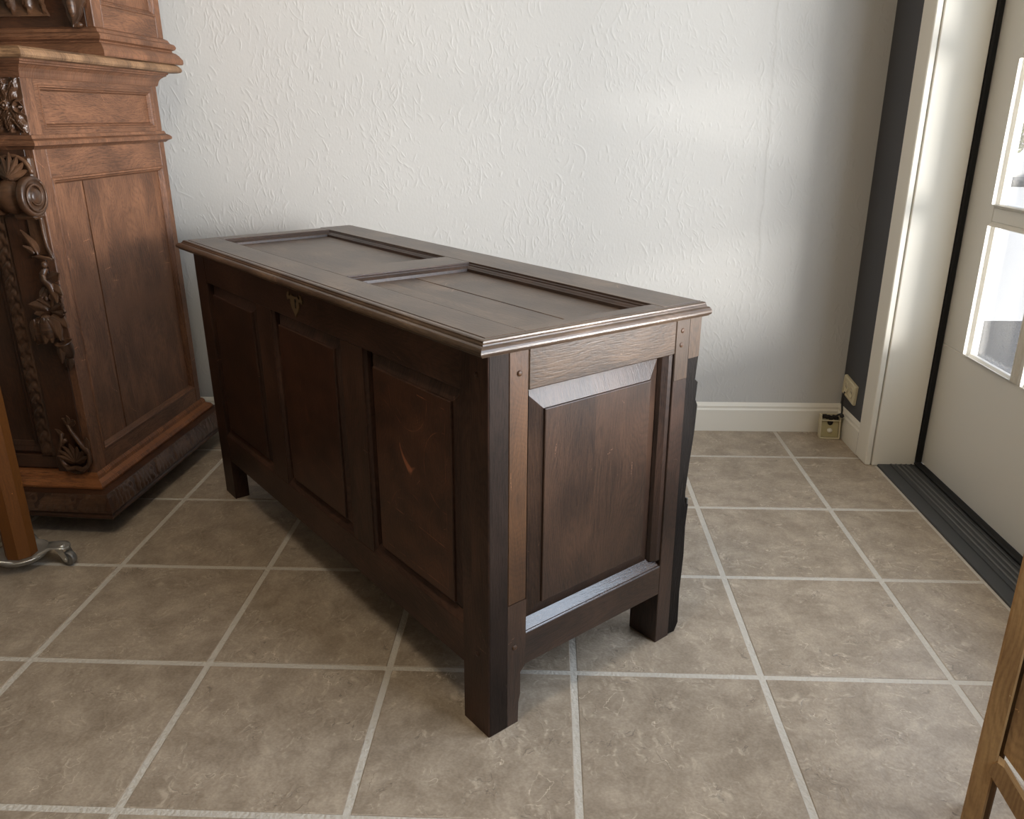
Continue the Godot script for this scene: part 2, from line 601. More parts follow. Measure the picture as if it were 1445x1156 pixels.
	M.gravel.heightmap_texture = gn
	M.gravel.heightmap_scale = 2.0
	M.gravel.uv1_scale = Vector3(6, 6, 6)
	M.paving = plain(Color(0.82, 0.81, 0.79), 0.9)
	M.bush = plain(Color(0.40, 0.44, 0.16), 0.6)
	M.bush.backlight_enabled = true
	M.bush.backlight = Color(0.3, 0.35, 0.1)
	M.kerb = plain(Color(0.36, 0.36, 0.36), 0.9)

# ------------------------------------------------------------------ the scene
const T := 0.38
const WALL_Z := -1.385
const WALL_X := 0.983

func _ready() -> void:
	rng.seed = 4242
	view()
	materials()
	shell()
	door()
	coffer()
	cabinet()
	leg_and_caster()
	pine_stand()
	wall_boxes()
	unseen_ceiling_lamp()
	outside()

func view() -> void:
	var cam := Camera3D.new()
	cam.name = "camera"
	cam.basis = Basis(Vector3(0.998997, -0.004856, -0.044507), Vector3(-0.010599, 0.940190, -0.340485), Vector3(0.043498, 0.340616, 0.939196))
	cam.position = Vector3(-0.059881, 1.069798, 1.374762)
	cam.fov = 53.7897
	cam.near = 0.02
	add_child(cam)
	cam.current = true
	var e := Environment.new()
	e.tonemap_mode = Environment.TONE_MAPPER_LINEAR
	e.tonemap_exposure = 0.96
	e.background_mode = Environment.BG_SKY
	var sk := ProceduralSkyMaterial.new()
	sk.sky_top_color = Color(0.62, 0.78, 1.0)
	sk.sky_horizon_color = Color(0.93, 0.96, 1.0)
	sk.ground_bottom_color = Color(0.5, 0.5, 0.5)
	sk.ground_horizon_color = Color(0.8, 0.8, 0.8)
	sk.sky_energy_multiplier = 1.0
	e.sky = Sky.new()
	e.sky.sky_material = sk
	e.sdfgi_enabled = true
	e.ssao_enabled = true
	e.ssil_enabled = true
	var we := WorldEnvironment.new()
	we.name = "world"
	we.environment = e
	add_child(we)
	var sun := DirectionalLight3D.new()
	sun.name = "sun"
	sun.light_energy = 1.6
	sun.light_color = Color(1.0, 0.96, 0.88)
	sun.light_angular_distance = 0.5
	sun.shadow_enabled = true
	sun.rotation_degrees = Vector3(-55, -108, 0)      # from behind the building: its shade lies along the door
	add_child(sun)
	# daylight at the door's glass and an unseen window on the same side
	for a in [["unseen_window_light", Vector3(1.02, 1.35, 0.55), Vector2(1.1, 1.65), 4.6, Color(0.89, 0.94, 1.0)], ["door_light", Vector3(1.13, 1.20, -0.65), Vector2(0.56, 1.6), 0.6, Color(0.90, 0.95, 1.0)], ["unseen_outdoor_light", Vector3(4.2, 0.78, 2.2), Vector2(4.6, 1.5), 103.0, Color(1.0, 0.985, 0.965)]]:  # the last stands out of view outdoors, lighting the back wall through the door
		var l := AreaLight3D.new()
		l.name = a[0]
		l.position = a[1]
		l.rotation_degrees = Vector3(0, 90, 0)
		l.area_size = a[2]
		l.light_energy = a[3]
		l.light_color = a[4]
		l.area_range = 12.0
		l.shadow_enabled = true
		add_child(l)

func shell() -> void:
	# floor: a bed of grout, every tile a piece of its own
	var mb := MB.new(0, Vector2.ZERO, Vector2(1, 1))
	mb.box(Vector3(-3.1, -0.12, -1.55), Vector3(1.2, -0.0016, 3.6), 0.0)
	var fl := struct("floor", mb, M.grout)
	var shared := {}
	var g := 0.0062
	for j in range(-4, 6):
		for i in range(-8, 3):
			var lo := Vector3(i * T + g, -0.010, j * T + g)
			var hi := Vector3((i + 1) * T - g, 0.0, (j + 1) * T - g)
			lo.z = maxf(lo.z, WALL_Z + 0.004)
			hi.x = minf(hi.x, 1.004)
			var turn := rng.randi() % 4
			var kind := rng.randi() % 4
			var key := "%d %d" % [turn, 0]
			var cut := hi.x - lo.x < 0.35 or hi.z - lo.z < 0.35
			if cut:
				key = "%d %d %d" % [turn, i, j]
			if not shared.has(key):
				var t := MB.new()
				var sz := hi - lo
				var b := 0.0022
				var top := []
				var uv := []
				var spin := Transform2D(turn * PI / 2, Vector2(0.5, 0.5))
				t.ring(Vector3.ZERO, Vector3(1, 0, 0), Vector3(0, 0, -1), Rect2(0, -sz.z, sz.x, sz.z), [Vector2(0, 0), Vector2(0, 0.0078), Vector2(0.0008, 0.0093), Vector2(b, 0.010)])
				for c in [Vector2(b, b), Vector2(b, sz.z - b), Vector2(sz.x - b, sz.z - b), Vector2(sz.x - b, b)]:
					top.append(Vector3(c.x, 0.010, c.y))
					uv.append(spin * (c / T - Vector2(0.5, 0.5)))
				t.poly(top, uv)
				shared[key] = t.done()
			part("tile", shared[key], M.tile[kind], fl, "", Vector3(lo.x, lo.y + rng.randf() * 0.0006 - 0.0006, lo.z))
	# back wall
	mb = MB.new()
	var W := Vector2(3.2, 2.6)
	mb.box(Vector3(-3.1, 0, WALL_Z - 0.15), Vector3(1.2, 2.6, WALL_Z - 0.0006), 0.0)
	var uvw := func(x: float, y: float) -> Vector2: return Vector2((x + 2.2) / W.x, 1.0 - y / W.y)
	mb.poly([Vector3(-3.1, 0, WALL_Z), Vector3(1.0, 0, WALL_Z), Vector3(1.0, 2.6, WALL_Z), Vector3(-3.1, 2.6, WALL_Z)], [uvw.call(-3.1, 0.0), uvw.call(1.0, 0.0), uvw.call(1.0, 2.6), uvw.call(-3.1, 2.6)])
	struct("wall_back", mb, M.stucco)
	# other walls and the ceiling, out of view, tan to warm bounced light
	mb = MB.new()
	mb.box(Vector3(-3.25, 0, -1.55), Vector3(-3.1, 2.6, 3.6), 0.0)
	struct("wall_left", mb, M.room)
	mb = MB.new()
	mb.box(Vector3(-3.1, 0, 3.45), Vector3(1.2, 2.6, 3.6), 0.0)
	struct("wall_front", mb, M.room)
	mb = MB.new()
	mb.box(Vector3(-3.25, 2.6, -1.55), Vector3(1.2, 2.75, 3.6), 0.0)
	struct("ceiling", mb, M.ceiling)
	# right wall: a strip by the corner, the door opening, a pier, an unseen window
	mb = MB.new()
	for r in [[-1.385, -1.101, 0.0, 2.6], [-1.10, -0.17, 2.12, 2.6], [-0.17, -0.06, 0.0, 2.6], [-0.06, 1.2, 0.0, 0.5], [-0.06, 1.2, 2.3, 2.6], [1.2, 3.45, 0.0, 2.6]]:
		mb.box(Vector3(WALL_X, r[2], r[0]), Vector3(1.2, r[3], r[1]), 0.0)
	struct("wall_right", mb, M.wall_grey)
	# window out of view, placed to light the coffer's end and near floor
	var wn := struct("unseen_window_1", frame_bars(-0.06, 1.2, 0.5, 2.3), M.white)
	mb = MB.new()
	mb.box(Vector3(1.10, 0.55, -0.01), Vector3(1.106, 2.25, 1.15), 0.0)
	part("pane", mb, M.glass, wn)
	# skirting
	var sk := [Vector2(0, 0), Vector2(0.013, 0), Vector2(0.013, 0.080), Vector2(0.009, 0.086), Vector2(0.009, 0.094), Vector2(0.004, 0.102), Vector2(0.0, 0.106)]
	mb = MB.new()
	extrude_x(mb, sk, -3.1, WALL_X - 0.002, WALL_Z)
	struct("baseboard_back", mb, M.white)
	mb = MB.new()
	for k in sk.size() - 1:
		var a: Vector2 = sk[k]
		var b: Vector2 = sk[k + 1]
		mb.poly([Vector3(WALL_X - 0.75 * a.x, a.y, WALL_Z), Vector3(WALL_X - 0.75 * a.x, a.y, -1.166), Vector3(WALL_X - 0.75 * b.x, b.y, -1.166), Vector3(WALL_X - 0.75 * b.x, b.y, WALL_Z)])
	struct("baseboard_right", mb, M.white)
	# door casing (its face, its bright edge and the jamb that carries it)
	mb = MB.new()
	mb.box(Vector3(0.9735, 0, -1.168), Vector3(0.9915, 2.22, -1.082), 0.0025)
	mb.box(Vector3(0.9735, 2.115, -1.082), Vector3(0.9915, 2.22, -0.09), 0.0025)
	mb.box(Vector3(0.9735, 0, -0.176), Vector3(0.9915, 2.115, -0.09), 0.0025)
	struct("trim_1", mb, M.white)
	mb = MB.new()
	mb.box(Vector3(0.9945, 0, -1.10), Vector3(1.130, 2.10, -1.079), 0.002)
	mb.box(Vector3(0.983, 2.10, -1.10), Vector3(1.130, 2.12, -0.17), 0.002)
	mb.box(Vector3(0.983, 0, -0.191), Vector3(1.130, 2.10, -0.17), 0.002)
	struct("trim_2", mb, M.white)
	# threshold
	mb = MB.new()
	mb.box(Vector3(1.012, -0.01, -1.079), Vector3(1.19, 0.006, -0.19), 0.002)
	var th := struct("trim_3", mb, M.sill)
	for x in [1.050, 1.066, 1.082, 1.098, 1.114]:
		mb = MB.new()
		mb.box(Vector3(x, 0.004, -1.074), Vector3(x + 0.006, 0.0095, -0.195), 0.001)
		part("ridge", mb, M.sill if x < 1.06 or x > 1.1 else M.sill_rib, th)

func extrude_x(mb: MB, prof: Array, x0: float, x1: float, z: float) -> void:
	for k in prof.size() - 1:
		var a: Vector2 = prof[k]
		var b: Vector2 = prof[k + 1]
		mb.poly([Vector3(x0, a.y, z + a.x), Vector3(x1, a.y, z + a.x), Vector3(x1, b.y, z + b.x), Vector3(x0, b.y, z + b.x)])
	var e := []
	for p in prof:
		e.append(Vector3(x1, p.y, z + p.x))
	e.reverse()
	mb.poly(e)

func frame_bars(z0: float, z1: float, y0: float, y1: float) -> MB:
	var mb := MB.new()
	mb.box(Vector3(1.08, y0, z0), Vector3(1.13, y0 + 0.06, z1), 0.003)
	mb.box(Vector3(1.08, y1 - 0.06, z0), Vector3(1.13, y1, z1), 0.003)
	mb.box(Vector3(1.08, y0 + 0.06, z0), Vector3(1.13, y1 - 0.06, z0 + 0.06), 0.003)
	mb.box(Vector3(1.08, y0 + 0.06, z1 - 0.06), Vector3(1.13, y1 - 0.06, z1), 0.003)
	return mb

func door() -> void:
	# a half glazed door: lites of one column each, four rows, in a white frame
	var X := 1.150
	var Y0 := 0.012
	var Z0 := -1.108
	var Z1 := -0.192
	var cols := [[-0.935, -0.665], [-0.635, -0.365]]
	var rows := [[0.412, 0.794], [0.832, 1.214], [1.252, 1.634], [1.672, 1.990]]
	var mb := MB.new()
	mb.box(Vector3(X, Y0, Z0), Vector3(X + 0.034, rows[0][0], Z1), 0.003)
	mb.box(Vector3(X, rows[0][0], Z0), Vector3(X + 0.034, 2.098, cols[0][0]), 0.003)
	mb.box(Vector3(X, rows[0][0], cols[1][1]), Vector3(X + 0.034, 2.098, Z1), 0.003)
	mb.box(Vector3(X, rows[3][1], cols[0][0]), Vector3(X + 0.034, 2.098, cols[1][1]), 0.003)
	mb.box(Vector3(X, rows[0][0], cols[0][1]), Vector3(X + 0.034, rows[3][1], cols[1][0]), 0.002)
	for r in 3:
		for c in cols:
			mb.box(Vector3(X, rows[r][1], c[0]), Vector3(X + 0.034, rows[r + 1][0], c[1]), 0.002)
	var d := struct("door_1", mb, M.white_door)
	for c in cols:
		for r in rows:
			# glazing bead: a raised lip, then an ogee down to the glass
			var b := MB.new()
			var rect := Rect2(-c[1], r[0], c[1] - c[0], r[1] - r[0])
			b.ring(Vector3(X, 0, 0), Vector3(0, 0, -1), Vector3(0, 1, 0), rect, [Vector2(-0.008, 0), Vector2(-0.0065, 0.003), Vector2(-0.001, 0.0035), Vector2(0.001, 0.0), Vector2(0.0035, -0.003), Vector2(0.0055, -0.008), Vector2(0.0085, -0.010), Vector2(0.009, -0.0135)])
			b.ring(Vector3(X + 0.018, 0, 0), Vector3(0, 0, -1), Vector3(0, 1, 0), rect, [Vector2(0.009, 0.0), Vector2(0.009, -0.010), Vector2(0.0, -0.016)])
			part("glazing_bead", b, M.white_door, d)
			b = MB.new()
			b.box(Vector3(X + 0.0136, r[0] + 0.004, c[0] + 0.004), Vector3(X + 0.0178, r[1] - 0.004, c[1] - 0.004), 0.0)
			part("pane", b, M.glass, d)
	mb = MB.new()
	mb.box(Vector3(1.131, 0.012, -1.0995), Vector3(1.1495, 2.098, -1.072), 0.004)
	mb.box(Vector3(1.131, 2.07, -1.072), Vector3(1.1495, 2.098, -0.19), 0.004)
	part("weatherstrip", mb, M.rubber, d)
	mb = MB.new()
	mb.box(Vector3(1.126, 0.0065, -1.078), Vector3(1.1495, 0.016, -0.195), 0.003)
	part("door_sweep", mb, M.rubber, d)

# ------------------------------------------------------------------ the coffer
const CL := 1.345   # along the front
const CD := 0.52    # depth
const CH := 0.7285  # height of the carcase
const A0 := Vector3(-0.15997, 0.0, 0.19257)
const B0 := Vector3(0.23553, 0.0, -0.15769)
const L0 := Vector3(-1.03662, 0.0, -0.82290)
const A1 := Vector3(-0.15107, 0.7285, 0.19189)
const B1 := Vector3(0.23550, 0.7165, -0.15770)
const L1 := Vector3(-1.03879, 0.7265, -0.82194)
func carcase(p: Vector3) -> Vector3:       # (along the front, up, back) of the old, slightly racked carcase
	var a := p.x / CL
	var b := p.z / CD
	var lo := A0 + (L0 - A0) * a + (B0 - A0) * b
	var hi := A1 + (L1 - A1) * a + (B1 - A1) * b
	return lo.lerp(hi, p.y / CH) - A0
const LL := 1.446
const LD := 0.535
const N1 := Vector3(-0.15893, 0.745, 0.22162)
const R1 := Vector3(0.24838, 0.7325, -0.12574)
const F1 := Vector3(-0.69900, 0.7395, -1.23500)
const K1 := Vector3(-1.10767, 0.742, -0.86982)
func lidspace(p: Vector3) -> Vector3:
	var a := p.x / LL
	var b := p.z / LD
	return N1.lerp(K1, a).lerp(R1.lerp(F1, a), b) + Vector3(0, p.y, 0) - A0

func cb(g: int) -> MB:
	var mb := MB.new(g, ro())
	mb.warp = carcase
	mb.warped = true
	return mb

func lb(g: int) -> MB:
	var mb := MB.new(g, ro())
	mb.warp = lidspace
	mb.warped = true
	return mb

const FX := Vector3(-1, 0, 0)     # across the front face, seen from outside
const EX := Vector3(0, 0, 1)      # across the near end face
const UP := Vector3(0, 1, 0)

func coffer() -> void:
	var c := thing("panelled_coffer", "dark antique oak coffer with panelled front and lid on the tiled floor", "chest", A0)
	var mb: MB
	# four corner posts that run down as feet
	for k in [[0.0, 0.0], [CL - 0.078, 0.0], [0.0, CD - 0.075], [CL - 0.078, CD - 0.075]]:
		mb = cb(1)
		var s: float = k[0]
		var z: float = k[1]
		var wide := 0.078
		var back := 0.042 if z == 0.0 else 0.041
		mb.box(Vector3(s, -0.0008, z), Vector3(s + wide, CH - 0.001, z + back), 0.0013)
		part("corner_post", mb, M.chest_front if z == 0.0 else M.chest, c)
	# second board of the near front post: a paler strip on the end
	mb = cb(1)
	mb.box(Vector3(0.0005, 0.262, 0.0423), Vector3(0.075, CH - 0.001, 0.084), 0.002)
	part("post_strip", mb, M.chest_tan, c, "paler tan strip of the near corner post")
	mb = cb(1)
	mb.prism([Vector2(0.0423, 0.0), Vector2(0.0675, 0.0), Vector2(0.0685, 0.045), Vector2(0.0725, 0.062), Vector2(0.0720, 0.110), Vector2(0.0840, 0.122), Vector2(0.0840, 0.262), Vector2(0.0423, 0.262)], Vector3(0.0005, 0, 0), EX, UP, 0.07)
	part("post_strip", mb, M.chest_end, c)
	mb = cb(1)
	mb.box(Vector3(-0.0008, 0.001, 0.0012), Vector3(0.004, CH - 0.0015, 0.0418), 0.0015)
	part("post_face", mb, M.chest_grey, c, "greyed end face of the near corner post")
	# rear post seen from the end: top pale with painted glancing light; ragged worn back strip
	mb = cb(1)
	mb.box(Vector3(-0.0008, 0.60, CD - 0.0745), Vector3(0.02, CH - 0.0015, CD - 0.0345), 0.0015)
	part("post_face", mb, M.chest_pale, c, "top of the rear post, pale with painted glancing light")
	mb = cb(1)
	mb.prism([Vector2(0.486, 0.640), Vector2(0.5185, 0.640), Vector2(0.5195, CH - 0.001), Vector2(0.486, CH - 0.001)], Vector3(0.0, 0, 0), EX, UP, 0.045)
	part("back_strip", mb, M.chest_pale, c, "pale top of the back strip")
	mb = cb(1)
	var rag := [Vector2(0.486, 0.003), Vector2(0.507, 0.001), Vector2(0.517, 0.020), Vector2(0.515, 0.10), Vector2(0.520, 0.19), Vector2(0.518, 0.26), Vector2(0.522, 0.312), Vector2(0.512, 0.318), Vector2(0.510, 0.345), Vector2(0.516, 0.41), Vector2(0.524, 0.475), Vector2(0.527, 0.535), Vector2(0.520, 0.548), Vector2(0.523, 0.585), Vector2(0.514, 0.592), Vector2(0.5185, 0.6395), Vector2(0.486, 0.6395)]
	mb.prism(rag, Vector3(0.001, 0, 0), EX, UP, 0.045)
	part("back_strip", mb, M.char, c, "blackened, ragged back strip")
	# front rails, muntins
	mb = cb(0)
	mb.box(Vector3(0.0485, 0.652, 0.0012), Vector3(CL - 0.052, CH - 0.001, 0.036), 0.002)
	part("top_rail", mb, M.chest_front, c)
	mb = cb(0)
	mb.box(Vector3(0.076, 0.122, 0.0012), Vector3(CL - 0.076, 0.205, 0.036), 0.002)
	mb.quad(Vector3(CL - 0.078, 0.2049, 0.0012), Vector3(0.078, 0.2049, 0.0012), Vector3(0.078, 0.225, 0.016), Vector3(CL - 0.078, 0.225, 0.016))
	part("bottom_rail", mb, M.chest_front, c)
	var spans := [[0.078, 0.400], [0.502, 0.836], [0.936, 1.267]]
	for k in 2:
		mb = cb(1)
		var x0: float = spans[k][1]
		var x1: float = spans[k + 1][0]
		mb.box(Vector3(x0 + 0.006, 0.204, 0.0012), Vector3(x1 - 0.006, 0.6525, 0.034), 0.001)
		# run moulding on both edges
		for q in [[x0, 1.0], [x1, -1.0]]:
			var pr := [Vector2(0.0, 0.018), Vector2(0.001, 0.010), Vector2(0.004, 0.006), Vector2(0.005, 0.004), Vector2(0.010, 0.0035), Vector2(0.011, 0.0012)]
			for i in pr.size() - 1:
				var a := Vector3(q[0] + q[1] * pr[i].x, 0.204, pr[i].y)
				var b := Vector3(q[0] + q[1] * pr[i + 1].x, 0.204, pr[i + 1].y)
				var h := Vector3(0, 0.448, 0)
				if q[1] > 0:
					mb.quad(b, a, a + h, b + h)
				else:
					mb.quad(a, b, b + h, a + h)
		part("muntin", mb, M.chest_front, c)
	# raised panels of the front, each with its fielded centre
	for k in 3:
		mb = cb(1)
		var r := Rect2(-spans[k][1], 0.205, spans[k][1] - spans[k][0], 0.448)
		mb.ring(Vector3(0, 0, 0.020), FX, UP, r, [Vector2(-0.006, -0.004), Vector2(0.0, 0.0), Vector2(0.029, 0.0125), Vector2(0.0295, 0.0165), Vector2(0.031, 0.0180)])
		var p := part("front_panel", mb, M.chest_front, c)
		mb = cb(1)
		var i := 0.031
		var z := 0.020 - 0.0180
		var x0 := -r.position.x - i
		var x1 := -r.end.x + i
		mb.poly([Vector3(x0, r.position.y + i, z), Vector3(x1, r.position.y + i, z), Vector3(x1, r.end.y - i, z), Vector3(x0, r.end.y - i, z)], [Vector2(0, 1), Vector2(1, 1), Vector2(1, 0), Vector2(0, 0)])
		part("panel_field", mb, [M.scribed, M.scribed2, M.scribed3][k], p, ["raised field with faint scribed circles and a hooked scar", "raised field with a pale scuff", ""][k])
	# near end: rails, raised panel
	mb = cb(2)
	mb.box(Vector3(0.0008, 0.655, 0.0845), Vector3(0.034, CH - 0.001, 0.447), 0.002)
	part("end_top_rail", mb, M.chest_pale, c, "worn pale rail of the near end, glancing light partly in its colour")
	mb = cb(2)
	mb.box(Vector3(0.0008, 0.121, 0.0685), Vector3(0.034, 0.1905, 0.447), 0.002)
	var rail := part("end_bottom_rail", mb, M.chest_end, c)
	mb = cb(2)
	var ch := [Vector2(0.0012, 0.1900), Vector2(0.0028, 0.1915), Vector2(0.0048, 0.1918), Vector2(0.0060, 0.1930), Vector2(0.0205, 0.2095)]
	for i in 4:
		mb.quad(Vector3(ch[i].x, ch[i].y, 0.070), Vector3(ch[i].x, ch[i].y, 0.446), Vector3(ch[i + 1].x, ch[i + 1].y, 0.446), Vector3(ch[i + 1].x, ch[i + 1].y, 0.070))
	var pol: StandardMaterial3D = M.chest_end.duplicate()
	pol.roughness = 0.27
	pol.metallic_specular = 0.65
	part("chamfer", mb, pol, rail, "polished chamfer along the rail")
	for q in [[0.0840, 1.0, 0.006], [0.4480, -1.0, 0.028]]:
		mb = cb(1)
		var w: float = q[2]
		var pr := [Vector2(0.0, 0.0008), Vector2(0.15 * w, 0.004), Vector2(0.45 * w, 0.005), Vector2(0.85 * w, 0.012), Vector2(w, 0.019)]
		for i in pr.size() - 1:
			var a := Vector3(pr[i].y, 0.205, q[0] + q[1] * pr[i].x)
			var b := Vector3(pr[i + 1].y, 0.205, q[0] + q[1] * pr[i + 1].x)
			var h := Vector3(0, 0.450, 0)
			if q[1] > 0:
				mb.quad(a, b, b + h, a + h)
			else:
				mb.quad(b, a, a + h, b + h)
		part("end_moulding", mb, M.chest, c)
	mb = cb(1)
	var er := Rect2(0.0855, 0.203, 0.336, 0.448)
	mb.ring(Vector3(0.021, 0, 0), EX, UP, er, [Vector2(-0.01, -0.006), Vector2(0.0, 0.0), Vector2(0.036, 0.0150), Vector2(0.0365, 0.0185), Vector2(0.038, 0.0195)], true)
	part("end_panel", mb, M.chest_end, c)
	# far end, back, bottom
	mb = cb(2)
	mb.box(Vector3(CL - 0.034, 0.125, 0.04), Vector3(CL - 0.004, CH - 0.001, CD - 0.07), 0.002)
	part("far_end_board", mb, M.chest, c)
	mb = cb(0)
	mb.box(Vector3(0.046, 0.125, CD - 0.034), Vector3(CL - 0.01, CH - 0.001, CD - 0.006), 0.002)
	part("back_board", mb, M.chest, c)
	mb = cb(0)
	mb.box(Vector3(0.035, 0.126, 0.037), Vector3(CL - 0.035, 0.146, CD - 0.035), 0.0)
	part("bottom_board", mb, M.chest, c)
	# pegs
	for q in [[0.0, 0.700, 0.463, 0], [0.0, 0.672, 0.462, 0], [0.0, 0.688, 0.064, 0], [0.0, 0.170, 0.058, 0], [0.030, 0.69, 0.0, 1], [0.034, 0.165, 0.0, 1]]:
		mb = cb(1)
		var nrm := Vector3(-1, 0, 0) if q[3] == 0 else Vector3(0, 0, -1)
		var side := Vector3(0, 0, 1) if q[3] == 0 else Vector3(-1, 0, 0)
		mb.lathe([Vector2(0.0052, -0.002), Vector2(0.0050, 0.0012), Vector2(0.003, 0.0024), Vector2(0, 0.0026)], 10, Transform3D(Basis(side, nrm, side.cross(nrm)), Vector3(q[0], q[1], q[2])))
		part("peg", mb, M.chest_tan if q[3] == 0 else M.chest_front, c)
	# lock plate
	mb = cb(1)
	var half := [Vector2(0.0, -0.030), Vector2(0.004, -0.022), Vector2(0.012, -0.012), Vector2(0.016, -0.002), Vector2(0.015, 0.006), Vector2(0.019, 0.008), Vector2(0.026, 0.004), Vector2(0.029, 0.012), Vector2(0.026, 0.021), Vector2(0.019, 0.024), Vector2(0.021, 0.015), Vector2(0.017, 0.013), Vector2(0.011, 0.019), Vector2(0.006, 0.016)]
	var full := half.duplicate()
	for i in range(half.size() - 1, 0, -1):
		full.append(Vector2(-half[i].x, half[i].y))
	mb.prism(full, Vector3(0.695, 0.691, -0.0014), FX * 1.35, UP / 1.0, 0.003)
	var lock := part("lock_plate", mb, M.brass, c, "small scrolled brass lock plate")
	mb = cb(1)
	mb.lathe([Vector2(0.0045, 0), Vector2(0.0042, 0.0012), Vector2(0, 0.0012)], 10, Transform3D(Basis(Vector3(1, 0, 0), Vector3(0, 0, -1), Vector3(0, 1, 0)), Vector3(0.690, 0.698, -0.0012)))
	mb.box(Vector3(0.6882, 0.682, -0.0024), Vector3(0.6918, 0.697, -0.001), 0.0)
	part("keyhole", mb, M.rubber, lock)
	# iron strap end at the back
	mb = cb(1)
	mb.box(Vector3(0.004, 0.290, 0.5215), Vector3(0.034, 0.325, 0.5255), 0.001)
	part("iron_strap", mb, M.dull, c)
	# lid: frame, muntin, recessed panels, run moulding round the edge
	var l := Node3D.new()
	l.name = "lid"
	c.add_child(l)
	var t := 0.009
	var bot := -0.016
	var P2 := [0.056, 0.634, 0.108, 0.428]     # s0 s1 d0 d1 of the near panel
	var P1 := [0.735, 1.372, 0.108, 0.432]
	mb = lb(0)     # front stile
	mb.box(Vector3(0.028, bot, 0.028), Vector3(LL - 0.03, t, 0.1075), 0.0008)
	part("lid_front_stile", mb, M.lid, l)
	mb = lb(0)
	mb.box(Vector3(0.028, bot, 0.4295), Vector3(LL - 0.01, t, LD - 0.004), 0.0015)
	part("lid_back_stile", mb, M.lid, l)
	mb = lb(2)
	mb.box(Vector3(0.028, bot, 0.108), Vector3(P2[0], t, 0.429), 0.0006)
	part("lid_end_rail", mb, M.lid, l)
	mb = lb(2)
	mb.box(Vector3(P1[1], bot, 0.108), Vector3(LL - 0.03, t, 0.429), 0.0006)
	part("lid_end_rail", mb, M.lid, l)
	mb = lb(2)
	mb.box(Vector3(P2[1], bot, 0.108), Vector3(P1[0], t, 0.429), 0.0006)
	part("lid_muntin", mb, M.lid, l)
	for k in 2:
		var P: Array = [P2, P1][k]
		mb = lb(0)
		mb.ring(Vector3(0, 0, 0), Vector3(1, 0, 0), Vector3(0, 0, -1), Rect2(P[0], -P[3], P[1] - P[0], P[3] - P[2]), [Vector2(-0.0005, t), Vector2(0.001, t - 0.003), Vector2(0.005, t - 0.0045), Vector2(0.006, t - 0.0065), Vector2(0.012, t - 0.0075), Vector2(0.0165, t - 0.0105), Vector2(0.0185, t - 0.0112), Vector2(0.0205, t - 0.0180)])
		part("lid_panel_moulding", mb, M.chest, l)
		var cuts := [[P[2] + 0.004, 0.262], [0.2645, P[3] - 0.004]] if k == 0 else [[P[2] + 0.004, P[3] - 0.004]]
		for q in cuts:
			mb = lb(0)
			mb.box(Vector3(P[0] + 0.004, bot, q[0]), Vector3(P[1] - 0.004, t - 0.0172, q[1]), 0.0012)
			part("lid_panel_board", mb, M.lid, l)
	# edge moulding on the front and both ends
	mb = lb(0)
	var em := [Vector2(0.0295, t), Vector2(0.0285, t - 0.0026), Vector2(0.0270, t - 0.0026), Vector2(0.0262, t - 0.0006), Vector2(0.0190, t - 0.0008), Vector2(0.0160, t - 0.0020), Vector2(0.0155, t - 0.0045), Vector2(0.0130, t - 0.0065), Vector2(0.0122, t - 0.0085), Vector2(0.0095, t - 0.0080), Vector2(0.0068, t - 0.0084), Vector2(0.0042, t - 0.0096), Vector2(0.0020, t - 0.0116), Vector2(0.0005, t - 0.0142), Vector2(0.0, t - 0.0172), Vector2(0.0010, t - 0.0200), Vector2(0.0036, t - 0.0222), Vector2(0.0064, t - 0.0230), Vector2(0.0070, t - 0.0248), Vector2(0.030, t - 0.0250)]
	em.reverse()
	lid_edge(mb, em)
	part("lid_edge_moulding", mb, M.lid, l)

func lid_edge(mb: MB, em: Array) -> void:
	# front (d = 0), near end (s = 0), far end (s = LL): mitred at the two front corners, square at the back
	for i in em.size() - 1:
		var a: Vector2 = em[i]
		var b: Vector2 = em[i + 1]
		mb.smooth(false)
		mb.grain = 0
		mb.quad(Vector3(LL - a.x, a.y, a.x), Vector3(a.x, a.y, a.x), Vector3(b.x, b.y, b.x), Vector3(LL - b.x, b.y, b.x))
		mb.grain = 2
		var e := LD - 0.002
		mb.quad(Vector3(a.x, a.y, a.x), Vector3(a.x, a.y, e), Vector3(b.x, b.y, e), Vector3(b.x, b.y, b.x))
		mb.quad(Vector3(LL - a.x, a.y, e), Vector3(LL - a.x, a.y, a.x), Vector3(LL - b.x, b.y, b.x), Vector3(LL - b.x, b.y, e))
	for k in 2:
		var q := []
		for p in em:
			q.append(Vector3(p.x if k == 0 else LL - p.x, p.y, LD - 0.002))
		if k == 1:
			q.reverse()
		mb.poly(q)

# ------------------------------------------------------------------ the carved cabinet
const SX := Vector3(0, 0, -1)     # across the cabinet's side, seen from outside

func leafh(p: Vector2, base: Vector2, ang: float, l: float, w: float) -> float:
	var d := Vector2(sin(ang), cos(ang))
	var q := p - base
	var t := q.dot(d) / l
	if t <= 0.0 or t >= 1.0:
		return 0.0
	var s := absf(q.x * d.y - q.y * d.x)
	var hw := w * pow(sin(PI * pow(t, 0.7)), 0.7) * (1.0 + 0.16 * sin(t * 19.0))
	if s >= hw:
		return 0.0
	var e := s / hw
	return sqrt(1.0 - e * e) * (0.55 + 0.45 * sin(PI * t)) * (0.72 + 0.28 * minf(1.0, s / (0.16 * w))) * (1.0 + 0.18 * sin(34.0 * (t + 0.7 * e)))

func lx(p: Vector3, ang: float, tilt := 0.0, roll := 0.0) -> Transform3D:
	return Transform3D(Basis(Vector3(0, 0, 1), ang) * Basis(Vector3(1, 0, 0), tilt) * Basis(Vector3(0, 1, 0), roll), p)

func wb(g: int) -> MB:
	return MB.new(g, ro())

